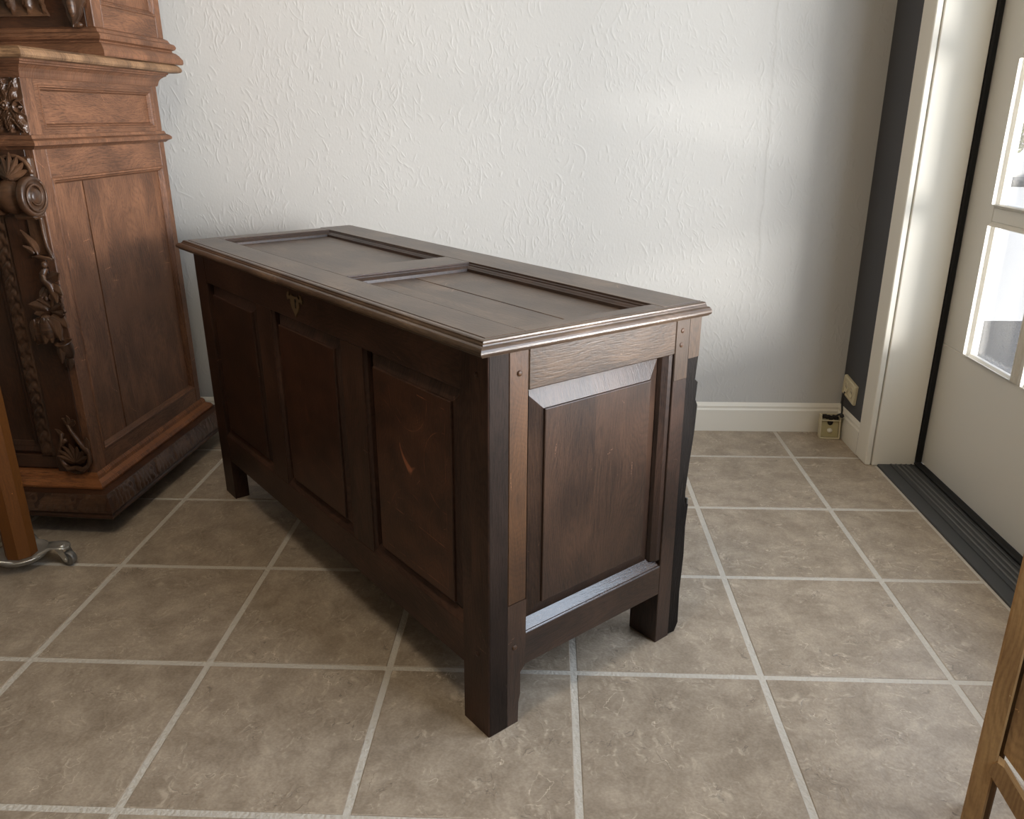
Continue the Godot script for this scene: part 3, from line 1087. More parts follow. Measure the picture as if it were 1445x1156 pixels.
func belt(mb: MB, x0: float, x1: float, t0: float, t1: float, prof: Array, sides := [1, 1, 1, 1]) -> void:
	# horizontal moulding: prof (outwards, height) from the bottom up
	var pr := []
	for p in prof:
		pr.append(Vector2(-p.x, p.y))
	mb.ring(Vector3.ZERO, Vector3(1, 0, 0), SX, Rect2(x0, t0, x1 - x0, t1 - t0), pr, false, sides)

func cabsize(p: Vector3) -> Vector3:
	return p * 0.9785 + Vector3(0, 0.023, 0)

func kb(g: int) -> MB:
	var mb := MB.new(g, ro())
	mb.warp = cabsize
	mb.warped = true
	return mb

func cabinet() -> void:
	var c := thing("carved_cabinet", "tall brown oak cabinet with carved pilaster and moulded plinth behind the coffer", "cabinet", Vector3(-1.28643, 0, -0.58755), -0.0528)
	var W := 1.30
	var D := 0.634
	var mb: MB
	for q in [[-0.05, 0.06], [-0.05, 0.60], [-W + 0.05, 0.06], [-W + 0.05, 0.60]]:
		mb = kb(1)
		mb.lathe([Vector2(0.0, -0.0235), Vector2(0.024, -0.0235), Vector2(0.038, -0.008), Vector2(0.040, 0.008), Vector2(0.030, 0.034)], 14, Transform3D(Basis(), Vector3(q[0], 0, -q[1])))
		part("bun_foot", mb, M.oak_dark, c)
	# plinth
	mb = kb(0)
	belt(mb, -W, 0, 0, D + 0.01, [Vector2(-0.3, 0.032), Vector2(0.064, 0.032), Vector2(0.068, 0.036), Vector2(0.068, 0.041), Vector2(0.065, 0.046), Vector2(0.0695, 0.052), Vector2(0.064, 0.070), Vector2(0.056, 0.090), Vector2(0.048, 0.0985), Vector2(0.034, 0.0995), Vector2(0.021, 0.1005)])
	var pl := part("plinth", mb, M.oak_dark, c)
	mb = kb(0)
	belt(mb, -W, 0, 0, D + 0.01, [Vector2(0.0205, 0.1005), Vector2(0.024, 0.102), Vector2(0.0245, 0.108), Vector2(0.019, 0.117), Vector2(0.009, 0.1225), Vector2(0.0065, 0.124), Vector2(0.005, 0.134), Vector2(0.0, 0.142), Vector2(-0.05, 0.142)])
	part("plinth_torus", mb, tinted(M.oak, Color(1.22, 1.12, 0.92)), c, "paler worn moulding above the carved plinth")
	var gad := func(x: float, y: float) -> float:
		var k := floorf(x / 0.115)
		var u := x - k * 0.115
		var p := Vector2(u, y)
		var h := 0.0
		h = maxf(h, leafh(p, Vector2(0.010, 0.002), 0.45, 0.060, 0.013))
		h = maxf(h, leafh(p, Vector2(0.034, 0.002), 0.30, 0.056, 0.010))
		h = maxf(h, leafh(p, Vector2(0.054, 0.001), 0.10, 0.054, 0.010))
		h = maxf(h, leafh(p, Vector2(0.074, 0.002), -0.15, 0.054, 0.010))
		h = maxf(h, leafh(p, Vector2(0.102, 0.003), -0.50, 0.056, 0.012))
		var r := p.distance_to(Vector2(0.1035, 0.033))
		h = maxf(h, 0.9 * exp(-pow((r - 0.009) / 0.004, 2.0)))
		return 0.0010 + 0.0055 * h
	mb = kb(0)
	var sl := Vector2(-0.0215, 0.047).normalized()
	mb.relief(Vector3(-W, 0.053, 0.0690), Vector3(1, 0, 0), Vector3(0, sl.y, sl.x), W + 0.052, 0.048, 300, 12, gad, 0.002)
	part("carved_band", mb, M.carved, pl)
	mb = kb(2)
	mb.relief(Vector3(0.0690, 0.053, 0.052), SX, Vector3(sl.x, sl.y, 0), D + 0.10, 0.048, 180, 12, gad, 0.002)
	part("carved_band", mb, M.carved, pl)
	# carcase
	mb = kb(1)
	mb.box(Vector3(-W + 0.042, 0.06, -D + 0.002), Vector3(-0.042, 1.20, -0.045), 0.0)
	part("carcase", mb, M.oak_dark, c)
	# side: stiles, rails, two boards with a shrinkage gap, mouldings
	for q in [[0.0, 0.048], [0.603, D]]:
		mb = kb(1)
		mb.box(Vector3(-0.024, 0.138, -q[1]), Vector3(0, 1.206, -q[0]), 0.002)
		part("side_stile", mb, M.oak, c)
	for q in [[0.138, 0.190], [0.930, 1.046], [1.150, 1.206]]:
		mb = kb(2)
		mb.box(Vector3(-0.024, q[0], -0.603), Vector3(-0.0004, q[1], -0.048), 0.0012)
		part("side_rail", mb, M.oak, c)
	for q in [[0.046, 0.1895], [0.1952, 0.606]]:
		mb = kb(1)
		mb.box(Vector3(-0.040, 0.186, -q[1]), Vector3(-0.0125, 0.935, -q[0]), 0.0)
		part("side_board", mb, M.oak, c)
	var pm := [Vector2(-0.001, -0.0004), Vector2(0.001, 0.0025), Vector2(0.005, 0.003), Vector2(0.008, -0.0015), Vector2(0.0105, -0.0025), Vector2(0.0145, -0.009), Vector2(0.0155, -0.0125)]
	mb = kb(1)
	mb.ring(Vector3.ZERO, SX, UP, Rect2(0.048, 0.190, 0.555, 0.740), pm)
	part("side_moulding", mb, M.oak, c)
	mb = kb(2)
	mb.box(Vector3(-0.022, 1.045, -0.604), Vector3(-0.010, 1.151, -0.046), 0.0)
	var fp := part("side_board", mb, M.oak, c)
	mb = kb(2)
	mb.ring(Vector3.ZERO, SX, UP, Rect2(0.060, 1.046, 0.532, 0.104), [Vector2(-0.013, -0.0004), Vector2(0.0, 0.0), Vector2(0.001, 0.002), Vector2(0.005, 0.0022), Vector2(0.008, -0.002), Vector2(0.010, -0.002), Vector2(0.013, -0.007), Vector2(0.014, -0.0102)])
	part("side_moulding", mb, M.oak, c)
	# waist moulding, cornice, worn slab
	mb = kb(0)
	belt(mb, -W, 0, 0, D, [Vector2(-0.01, 1.000), Vector2(0.004, 1.001), Vector2(0.010, 1.006), Vector2(0.0185, 1.010), Vector2(0.0195, 1.016), Vector2(0.016, 1.021), Vector2(0.007, 1.026), Vector2(0.004, 1.034), Vector2(-0.01, 1.036)])
	part("waist_moulding", mb, M.oak, c)
	mb = kb(0)
	belt(mb, -W, 0, 0, D, [Vector2(-0.01, 1.163), Vector2(0.003, 1.164), Vector2(0.0055, 1.170), Vector2(0.007, 1.177), Vector2(0.0115, 1.185), Vector2(0.0200, 1.1915), Vector2(0.0255, 1.1935), Vector2(0.0255, 1.197), Vector2(0.030, 1.1985), Vector2(0.030, 1.2045), Vector2(-0.05, 1.2045)])
	part("cornice", mb, M.oak, c)
	mb = kb(0)
	belt(mb, -W, 0, 0, 0.665, [Vector2(-0.2, 1.2035), Vector2(0.038, 1.2035), Vector2(0.047, 1.2055), Vector2(0.051, 1.2105), Vector2(0.050, 1.217), Vector2(0.045, 1.224), Vector2(0.036, 1.2295), Vector2(-0.32, 1.2300)])
	part("top_slab", mb, M.worn, c, "tan slab with a worn edge")
	# upper stage, set back
	var uf := 0.335
	var ub := 0.705
	var ux := 0.010
	mb = kb(0)
	belt(mb, -W - 0.01, ux, uf, ub, [Vector2(-0.1, 1.2295), Vector2(0.034, 1.2295), Vector2(0.036, 1.234), Vector2(0.036, 1.244), Vector2(0.028, 1.256), Vector2(0.022, 1.262), Vector2(0.015, 1.265), Vector2(0.014, 1.269), Vector2(0.022, 1.273), Vector2(0.0245, 1.280), Vector2(0.021, 1.287), Vector2(0.012, 1.291), Vector2(0.008, 1.299), Vector2(0.0, 1.304), Vector2(-0.05, 1.304)])
	part("upper_base_moulding", mb, M.oak, c)
	mb = kb(1)
	mb.box(Vector3(-W + 0.02, 1.25, -ub), Vector3(ux - 0.02, 2.30, -uf - 0.02), 0.0)
	part("upper_carcase", mb, M.oak_dark, c)
	for q in [[uf, uf + 0.045], [ub - 0.035, ub]]:
		mb = kb(1)
		mb.box(Vector3(ux - 0.022, 1.303, -q[1]), Vector3(ux, 2.30, -q[0]), 0.002)
		part("upper_stile", mb, M.oak, c)
	for q in [[1.303, 1.362], [2.2, 2.30]]:
		mb = kb(2)
		mb.box(Vector3(ux - 0.022, q[0], -ub + 0.035), Vector3(ux - 0.0004, q[1], -uf - 0.045), 0.001)
		part("upper_rail", mb, M.oak, c)
	mb = kb(1)
	mb.box(Vector3(ux - 0.021, 1.36, -ub + 0.034), Vector3(ux - 0.011, 2.21, -uf - 0.044), 0.0)
	part("upper_side_board", mb, M.oak, c)
	mb = kb(1)
	mb.ring(Vector3(ux, 0, 0), SX, UP, Rect2(uf + 0.045, 1.362, ub - uf - 0.08, 0.838), pm)
	part("side_moulding", mb, M.oak, c)
	# upper front: flat frame, hanging carved panel, acanthus boss at the corner
	mb = kb(0)
	mb.box(Vector3(-W, 1.303, -uf - 0.022), Vector3(ux - 0.0225, 2.30, -uf - 0.001), 0.001)
	part("upper_front", mb, M.oak_dark, c)
	mb = kb(0)
	var hang := func(x: float, y: float) -> float:
		var p := Vector2(x, y)
		var h := 0.0
		for k in 9:
			h = maxf(h, leafh(p, Vector2(0.05 + 0.055 * k, 0.085), PI - 0.35 + 0.13 * (k % 5), 0.080, 0.016))
			h = maxf(h, leafh(p, Vector2(0.03 + 0.055 * k, 0.05), 0.3 + 0.2 * (k % 3), 0.085, 0.018))
		return 0.004 + 0.016 * h
	mb.relief(Vector3(-0.60, 1.330, -uf + 0.010), Vector3(1, 0, 0), UP, 0.49, 0.13, 98, 26, hang, 0.012)
	part("carved_panel", mb, M.carved, c)
	mb = kb(1)
	for q in [[-0.032, 1.435, PI, 0.135, 0.030, 0.020], [-0.052, 1.430, PI + 0.10, 0.120, 0.017, 0.014], [-0.012, 1.430, PI - 0.10, 0.120, 0.017, 0.014], [-0.032, 1.44, 0.0, 0.10, 0.03, 0.018]]:
		mb.leaf(lx(Vector3(q[0], q[1], -uf + q[5]), q[2], 0.0), q[3], q[4], 0.08, 4.0)
	mb.ball(Vector3(-0.032, 1.355, -uf + 0.024), Vector3(0.012, 0.034, 0.012))
	mb.ball(Vector3(-0.032, 1.308, -uf + 0.010), Vector3(0.016, 0.008, 0.008))
	part("acanthus_boss", mb, M.carved, c)
	# front of the lower stage
	mb = kb(1)
	mb.box(Vector3(-0.114, 0.140, -0.046), Vector3(-0.024, 1.205, -0.0006), 0.002)
	part("pilaster", mb, M.oak_dark, c)
	mb = kb(1)
	mb.box(Vector3(-W, 0.140, -0.046), Vector3(-W + 0.114, 1.205, -0.0006), 0.002)
	part("pilaster", mb, M.oak_dark, c)
	mb = kb(0)
	mb.box(Vector3(-W + 0.114, 1.035, -0.046), Vector3(-0.114, 1.205, -0.004), 0.002)
	part("frieze", mb, M.oak_dark, c)
	var tong := func(x: float, y: float) -> float:
		var k := floorf(y / 0.036)
		var v := y - k * 0.036
		var p := Vector2(x, v)
		var h := maxf(leafh(p, Vector2(0.006, 0.0), 0.42, 0.040, 0.0085), leafh(p, Vector2(0.030, 0.006), -0.30, 0.036, 0.007))
		return 0.002 + 0.007 * h + 0.004 * exp(-pow((x - 0.035) / 0.003, 2.0))
	mb = kb(1)
	mb.relief(Vector3(-0.158, 0.186, -0.010), Vector3(1, 0, 0), UP, 0.040, 0.80, 16, 200, tong, 0.02)
	part("carved_strip", mb, M.carved, c)
	mb = kb(1)
	mb.box(Vector3(-W + 0.116, 0.145, -0.060), Vector3(-0.116, 1.03, -0.034), 0.0)
	var dr := part("door", mb, M.oak_dark, c)
	mb = kb(0)
	mb.box(Vector3(-W + 0.116, 0.145, -0.036), Vector3(-0.116, 0.184, -0.012), 0.002)
	part("door_rail", mb, M.oak_dark, dr)
	mb = kb(0)
	mb.box(Vector3(-W + 0.116, 0.987, -0.036), Vector3(-0.116, 1.004, -0.012), 0.002)
	part("door_rail", mb, M.oak_dark, dr)
	mb = kb(1)
	mb.ring(Vector3(0, 0, -0.022), Vector3(1, 0, 0), UP, Rect2(-W + 0.158, 0.184, W - 0.316, 0.80), [Vector2(0, 0), Vector2(0.010, 0.004), Vector2(0.020, -0.003), Vector2(0.024, -0.003), Vector2(0.034, -0.010), Vector2(0.036, -0.0125)])
	part("door_moulding", mb, M.oak_dark, dr)
	# frieze carving
	mb = kb(1)
	var fr := func(x: float, y: float) -> float:
		var p := Vector2(x, y)
		var k := Vector2(0.072, 0.062)
		var h := 0.0
		h = maxf(h, leafh(p, k, 0.0, 0.066, 0.015))
		h = maxf(h, 0.75 * leafh(p, k, 0.5, 0.070, 0.014))
		h = maxf(h, 0.75 * leafh(p, k, -0.5, 0.070, 0.014))
		h = maxf(h, leafh(p, k, PI, 0.068, 0.016))
		h = maxf(h, 0.9 * leafh(p, k, PI - 0.55, 0.080, 0.016))
		h = maxf(h, 0.9 * leafh(p, k, PI + 0.55, 0.080, 0.016))
		for s in [-1.0, 1.0]:
			var r := p.distance_to(k + Vector2(0.034 * s, -0.004))
			h = maxf(h, 0.95 * exp(-pow((r - 0.013) / 0.005, 2.0)))
			h = maxf(h, 0.8 * exp(-pow(r / 0.005, 2.0)))
		var q := ((p - k) / Vector2(0.013, 0.016)).length()
		if q < 1.0:
			h = maxf(h, 1.25 * sqrt(1.0 - q * q) * (0.85 + 0.15 * sin(q * 14.0)))
		return 0.001 + 0.017 * h
	mb.relief(Vector3(-0.114, 1.040, 0.0), Vector3(1, 0, 0), UP, 0.114, 0.122, 70, 72, fr, 0.002)
	part("frieze_carving", mb, M.carved, c)
	# scroll bracket: a barrel roll with a spiral disc on its end, a shell on top
	var cz := 0.030
	var cy := 0.893
	mb = kb(0)
	var ax := Transform3D(Basis(Vector3(0, 1, 0), Vector3(1, 0, 0), Vector3(0, 0, -1)), Vector3(-0.098, cy, cz))
	mb.lathe([Vector2(0.0, 0.0), Vector2(0.040, 0.0), Vector2(0.045, 0.003), Vector2(0.045, 0.010), Vector2(0.038, 0.013), Vector2(0.034, 0.018), Vector2(0.040, 0.030), Vector2(0.043, 0.042), Vector2(0.043, 0.052), Vector2(0.040, 0.064), Vector2(0.034, 0.074), Vector2(0.036, 0.078), Vector2(0.046, 0.082), Vector2(0.0485, 0.087), Vector2(0.0485, 0.098), Vector2(0.046, 0.101), Vector2(0.040, 0.1015), Vector2(0.038, 0.099), Vector2(0.020, 0.099), Vector2(0.019, 0.1035), Vector2(0.014, 0.107), Vector2(0.0, 0.108)], 32, ax)
	mb.smooth(false)
	mb.box(Vector3(-0.090, cy + 0.01, -0.002), Vector3(-0.004, 0.985, 0.018), 0.004)
	mb.box(Vector3(-0.060, 0.838, -0.002), Vector3(0.000, 0.864, 0.040), 0.006)
	var sc := part("scroll_bracket", mb, M.carved, c)
	mb = kb(1)
	var sp := []
	for i in 34:
		var a := 2.2 + i * 0.30
		var r := 0.042 - i * 0.00075
		sp.append(Vector3(0.0035, cy + r * sin(a), cz + r * cos(a)))
	mb.tube(sp, 0.0028, 6)
	part("spiral", mb, M.carved, sc)
	mb = kb(1)
	for k in 7:
		var a := (k - 3) * 0.40
		mb.leaf(lx(Vector3(-0.045, 0.938, 0.052), -a, -0.45), 0.062 - 0.004 * absf(k - 3), 0.0105, 0.10, 1.0)
	var lip := []
	for k in 17:
		var a := (k - 8) * 0.17
		lip.append(Vector3(-0.045 + sin(a) * 0.054, 0.936 + cos(a) * 0.052, 0.036 - 0.010 * cos(a)))
	mb.tube(lip, 0.0055, 7)
	part("shell", mb, M.carved, sc)
	# tail under the scroll
	mb = kb(1)
	mb.tube([Vector3(-0.008, 0.862, 0.012), Vector3(-0.008, 0.835, 0.012), Vector3(-0.010, 0.800, 0.010), Vector3(-0.006, 0.768, 0.012), Vector3(0.004, 0.748, 0.016), Vector3(0.010, 0.738, 0.020)], [0.007, 0.0055, 0.0045, 0.0045, 0.005, 0.003], 7)
	mb.tube([Vector3(-0.052, 0.742, 0.010), Vector3(-0.030, 0.744, 0.014), Vector3(0.008, 0.738, 0.020)], [0.003, 0.0055, 0.004], 7)
	mb.box(Vector3(-0.052, 0.745, -0.002), Vector3(-0.008, 0.845, 0.006), 0.003)
	mb.leaf(lx(Vector3(-0.034, 0.748, 0.012), 0.38, 0.10), 0.070, 0.011, 0.12, 1.0)
	mb.leaf(lx(Vector3(-0.042, 0.752, 0.014), 0.75, 0.20), 0.030, 0.007, 0.2, 1.0)
	part("bracket_tail", mb, M.carved, c)
	# garland of buds, leaves and a rose
	mb = kb(1)
	mb.ball(Vector3(-0.020, 0.724, 0.016), Vector3(0.008, 0.010, 0.008))
	mb.tube([Vector3(-0.020, 0.716, 0.012), Vector3(-0.030, 0.700, 0.016), Vector3(-0.030, 0.684, 0.016), Vector3(-0.016, 0.672, 0.018), Vector3(-0.012, 0.650, 0.014), Vector3(-0.022, 0.610, 0.012), Vector3(-0.022, 0.580, 0.012)], [0.007, 0.009, 0.010, 0.010, 0.008, 0.006, 0.006], 8)
	for q in [[-0.024, 0.684, -1.15, 0.052, 0.013, 0.016], [-0.028, 0.672, -2.0, 0.056, 0.014, 0.014], [-0.022, 0.668, -2.55, 0.048, 0.011, 0.018], [-0.032, 0.664, 2.6, 0.034, 0.011, 0.012], [-0.024, 0.610, 0.9, 0.042, 0.014, 0.012], [-0.024, 0.612, -0.9, 0.044, 0.015, 0.012], [-0.026, 0.606, -1.6, 0.044, 0.016, 0.014], [-0.028, 0.604, 1.7, 0.044, 0.014, 0.012]]:
		mb.leaf(lx(Vector3(q[0], q[1], q[5]), q[2], 0.12), q[3], q[4], 0.15, 2.0)
	for k in 3:
		mb.ball(Vector3(-0.046 + 0.012 * k, 0.640 - 0.004 * (k % 2), 0.014), Vector3(0.006, 0.008, 0.006), 8)
	part("garland", mb, M.carved, c)
	mb = kb(1)
	mb.ball(Vector3(-0.040, 0.562, 0.022), Vector3(0.021, 0.036, 0.018), 14)
	mb.ball(Vector3(-0.070, 0.548, 0.014), Vector3(0.019, 0.034, 0.014), 14)
	for q in [[-0.052, 0.588, 2.72, 0.082, 0.024, 0.016], [-0.046, 0.590, 3.35, 0.068, 0.015, 0.030], [-0.038, 0.592, 3.0, 0.072, 0.015, 0.034], [-0.032, 0.590, -2.75, 0.064, 0.017, 0.030], [-0.030, 0.592, -2.2, 0.052, 0.017, 0.020], [-0.074, 0.584, 2.95, 0.060, 0.014, 0.022]]:
		mb.leaf(lx(Vector3(q[0], q[1], q[5]), q[2], 0.10), q[3], q[4], -0.10, 0.5)
	for q in [[-0.034, 0.606, 1.15, 0.048, 0.018, 0.016], [-0.028, 0.606, -1.15, 0.046, 0.017, 0.016], [-0.030, 0.604, -1.75, 0.044, 0.016, 0.014]]:
		mb.leaf(lx(Vector3(q[0], q[1], q[5]), q[2], 0.2), q[3], q[4], 0.10, 1.5)
	part("carved_rose", mb, M.carved, c)
	mb = kb(1)
	mb.tube([Vector3(-0.020, 0.536, 0.010), Vector3(-0.014, 0.524, 0.014)], 0.006, 7)
	mb.lathe([Vector2(0.0, -0.046), Vector2(0.008, -0.042), Vector2(0.015, -0.030), Vector2(0.0185, -0.014), Vector2(0.0190, 0.0), Vector2(0.0225, 0.005), Vector2(0.0185, 0.006), Vector2(0.0130, -0.002), Vector2(0.0, -0.006)], 18, lx(Vector3(-0.008, 0.518, 0.018), 0.10, 0.25))
	for q in [[-0.010, 0.518, 3.05, 0.050, 0.010, 0.034], [-0.004, 0.482, 3.0, 0.040, 0.010, 0.016], [-0.008, 0.480, 2.7, 0.030, 0.008, 0.014]]:
		mb.leaf(lx(Vector3(q[0], q[1], q[5]), q[2], 0.05), q[3], q[4], -0.10, 1.0)
	part("bellflower", mb, M.carved, c)
	# shell at the foot of the pilaster
	mb = kb(1)
	for k in 7:
		var a := (k - 3) * 0.36
		mb.leaf(lx(Vector3(-0.048, 0.176, 0.012), -a, 0.12), 0.062 - 0.004 * absf(k - 3), 0.010, 0.12, 1.0)
	var rim := []
	for k in 21:
		var a := PI * 0.62 + k * (TAU - PI * 1.24 + PI) / 20.0 - PI * 0.5
		rim.append(Vector3(-0.048 + cos(a + PI * 0.5) * 0.042, 0.196 + sin(a + PI * 0.5) * 0.050, 0.010))
	mb.tube(rim, 0.0065, 7)
	mb.tube([Vector3(-0.090, 0.172, 0.010), Vector3(-0.070, 0.156, 0.014), Vector3(-0.048, 0.162, 0.016), Vector3(-0.028, 0.156, 0.014), Vector3(-0.010, 0.172, 0.010)], [0.004, 0.008, 0.007, 0.008, 0.004], 7)
	mb.tube([Vector3(-0.010, 0.205, 0.010), Vector3(-0.022, 0.235, 0.014), Vector3(-0.040, 0.266, 0.014), Vector3(-0.050, 0.290, 0.012)], [0.009, 0.007, 0.005, 0.004], 7)
	mb.tube([Vector3(-0.084, 0.210, 0.010), Vector3(-0.078, 0.235, 0.012), Vector3(-0.072, 0.262, 0.012)], [0.006, 0.005, 0.004], 7)
	for q in [[-0.048, 0.286, 0.5, 0.026, 0.009, 0.012], [-0.046, 0.286, -0.9, 0.028, 0.009, 0.012], [-0.048, 0.288, -0.15, 0.030, 0.008, 0.014], [-0.072, 0.250, 0.5, 0.030, 0.008, 0.012], [-0.014, 0.214, -0.35, 0.044, 0.010, 0.012]]:
		mb.leaf(lx(Vector3(q[0], q[1], q[5]), q[2], 0.1), q[3], q[4], 0.1, 1.5)
	part("shell_carving", mb, M.carved, c)

# ------------------------------------------------------------------ small things
func leg_and_caster() -> void:
	var base := Vector3(-1.394, 0, -0.378)
	var t := thing("furniture_leg", "orange-brown eight-sided wooden leg at the left edge, standing in a chrome caster cup", "furniture leg", base + Vector3(0, 0.030, 0))
	var mb := wb(1)
	var oct := []
	for k in 8:
		var a := TAU * k / 8.0 + PI / 8.0
		oct.append(Vector2(cos(a), sin(a)) * 0.0375)
	var lo := []
	var hi := []
	for p in oct:
		lo.append(Vector3(p.x * 0.98, 0.0, -p.y * 0.98))
		hi.append(Vector3(p.x * 1.02, 0.70, -p.y * 1.02))
	for k in 8:
		mb.quad(lo[k], lo[(k + 1) % 8], hi[(k + 1) % 8], hi[k])
	var l2 := lo.duplicate()
	l2.reverse()
	mb.poly(l2)
	mb.poly(hi)
	part("leg", mb, M.leg, t)
	mb = wb(0)
	mb.box(Vector3(-0.55, 0.175, -0.030), Vector3(-0.030, 0.265, 0.030), 0.003)
	mb.box(Vector3(-0.55, 0.162, -0.036), Vector3(-0.034, 0.176, 0.036), 0.003)
	part("stretcher", mb, M.leg, t)
	mb = wb(0)
	mb.box(Vector3(-0.9, 0.62, -0.03), Vector3(-0.045, 0.72, 0.45), 0.004)
	part("apron", mb, M.leg, t)
	var tagm := wb(0)
	tagm.box(Vector3(-0.12, -0.0005, -0.035), Vector3(0.0, 0.0005, 0.035), 0.0)
	var tg := part("price_tag", tagm, M.paper, t, "white paper tag", Vector3(-0.020, 0.300, 0.040))
	tg.rotation = Vector3(1.1, 0.4, 0.5)
	# caster cup: dished plate with three arms, each with a wheel
	var c := thing("caster_cup", "chrome three-wheeled caster cup under the eight-sided wooden leg", "caster", base)
	mb = wb(1)
	mb.lathe([Vector2(0.0, 0.018), Vector2(0.030, 0.018), Vector2(0.052, 0.020), Vector2(0.060, 0.026), Vector2(0.064, 0.034), Vector2(0.066, 0.034), Vector2(0.066, 0.036), Vector2(0.062, 0.037), Vector2(0.056, 0.0305), Vector2(0.048, 0.0290), Vector2(0.0, 0.0285)], 36)
	part("cup", mb, M.chrome, c)
	for ang in [0.06, -1.95, 2.15]:
		var d := Vector3(cos(ang), 0, -sin(ang))
		var s := Vector3(-sin(ang), 0, -cos(ang))
		mb = wb(1)
		# pressed arm: narrow waist, round pad at the end, raised edges
		var secs := [[0.050, 0.040, 0.030], [0.066, 0.028, 0.040], [0.080, 0.018, 0.047], [0.092, 0.019, 0.049], [0.104, 0.021, 0.050], [0.114, 0.019, 0.050], [0.121, 0.012, 0.050], [0.124, 0.002, 0.050]]
		mb.smooth(true)
		for i in secs.size() - 1:
			var A: Array = secs[i]
			var B: Array = secs[i + 1]
			var pa := []
			var pb := []
			for k in 7:
				var u := k / 3.0 - 1.0
				pa.append(d * A[0] + s * u * A[1] + UP * (A[2] + 0.010 * pow(absf(u), 3.0) * (1.0 - i / 7.0)))
				pb.append(d * B[0] + s * u * B[1] + UP * (B[2] + 0.010 * pow(absf(u), 3.0) * (1.0 - (i + 1) / 7.0)))
			var th := Vector3(0, -0.005, 0)
			for k in 6:
				mb.quad(pa[k + 1], pa[k], pb[k], pb[k + 1])
				mb.quad(pa[k] + th, pa[k + 1] + th, pb[k + 1] + th, pb[k] + th)
			mb.quad(pa[0], pa[0] + th, pb[0] + th, pb[0])
			mb.quad(pa[6] + th, pa[6], pb[6], pb[6] + th)
		mb.smooth(false)
		mb.lathe([Vector2(0.008, 0.050), Vector2(0.0075, 0.0525), Vector2(0.004, 0.0535), Vector2(0, 0.0535)], 12, Transform3D(Basis(), d * 0.104))
		part("arm", mb, M.chrome, c)
		# swivel fork and wheel
		var fd := (d * 0.5 + Vector3(0.8, 0, 0.25)).normalized()
		if ang < 0.0:
			fd = (d * 0.3 + Vector3(0.9, 0, 0.3)).normalized()
		var ws := fd.cross(UP).normalized()
		var hub := d * 0.104 + fd * 0.016 + UP * 0.0185
		mb = wb(1)
		for k in [-1.0, 1.0]:
			mb.smooth(false)
			var o: Vector3 = hub + ws * 0.0115 * float(k)
			var pts := [o + UP * 0.028 - fd * 0.026, o - UP * 0.006 - fd * 0.004, o - UP * 0.006 + fd * 0.005, o + UP * 0.004 + fd * 0.007, o + UP * 0.028 - fd * 0.004]
			var q2 := []
			for p in pts:
				q2.append(p + ws * 0.002 * k)
			var r1 := q2.duplicate()
			var r2 := pts.duplicate()
			if k < 0:
				r2.reverse()
			else:
				r1.reverse()
			r1.reverse()
			r2.reverse()
			mb.poly(r1)
			mb.poly(r2)
		part("fork", mb, M.chrome, c)
		mb = wb(1)
		mb.lathe([Vector2(0.0, -0.009), Vector2(0.010, -0.009), Vector2(0.0125, -0.0075), Vector2(0.0165, -0.009), Vector2(0.0183, -0.007), Vector2(0.0185, 0.0), Vector2(0.0183, 0.007), Vector2(0.0165, 0.009), Vector2(0.0125, 0.0075), Vector2(0.010, 0.009), Vector2(0.0, 0.009)], 26, Transform3D(Basis(fd, ws, fd.cross(ws)), hub))
		var wh := part("wheel", mb, M.dull, c)
		mb = wb(1)
		mb.lathe([Vector2(0.0, -0.0145), Vector2(0.004, -0.0145), Vector2(0.0045, -0.013), Vector2(0.0045, 0.013), Vector2(0.004, 0.0145), Vector2(0.0, 0.0145)], 12, Transform3D(Basis(fd, ws, fd.cross(ws)), hub))
		part("axle", mb, M.chrome, wh)

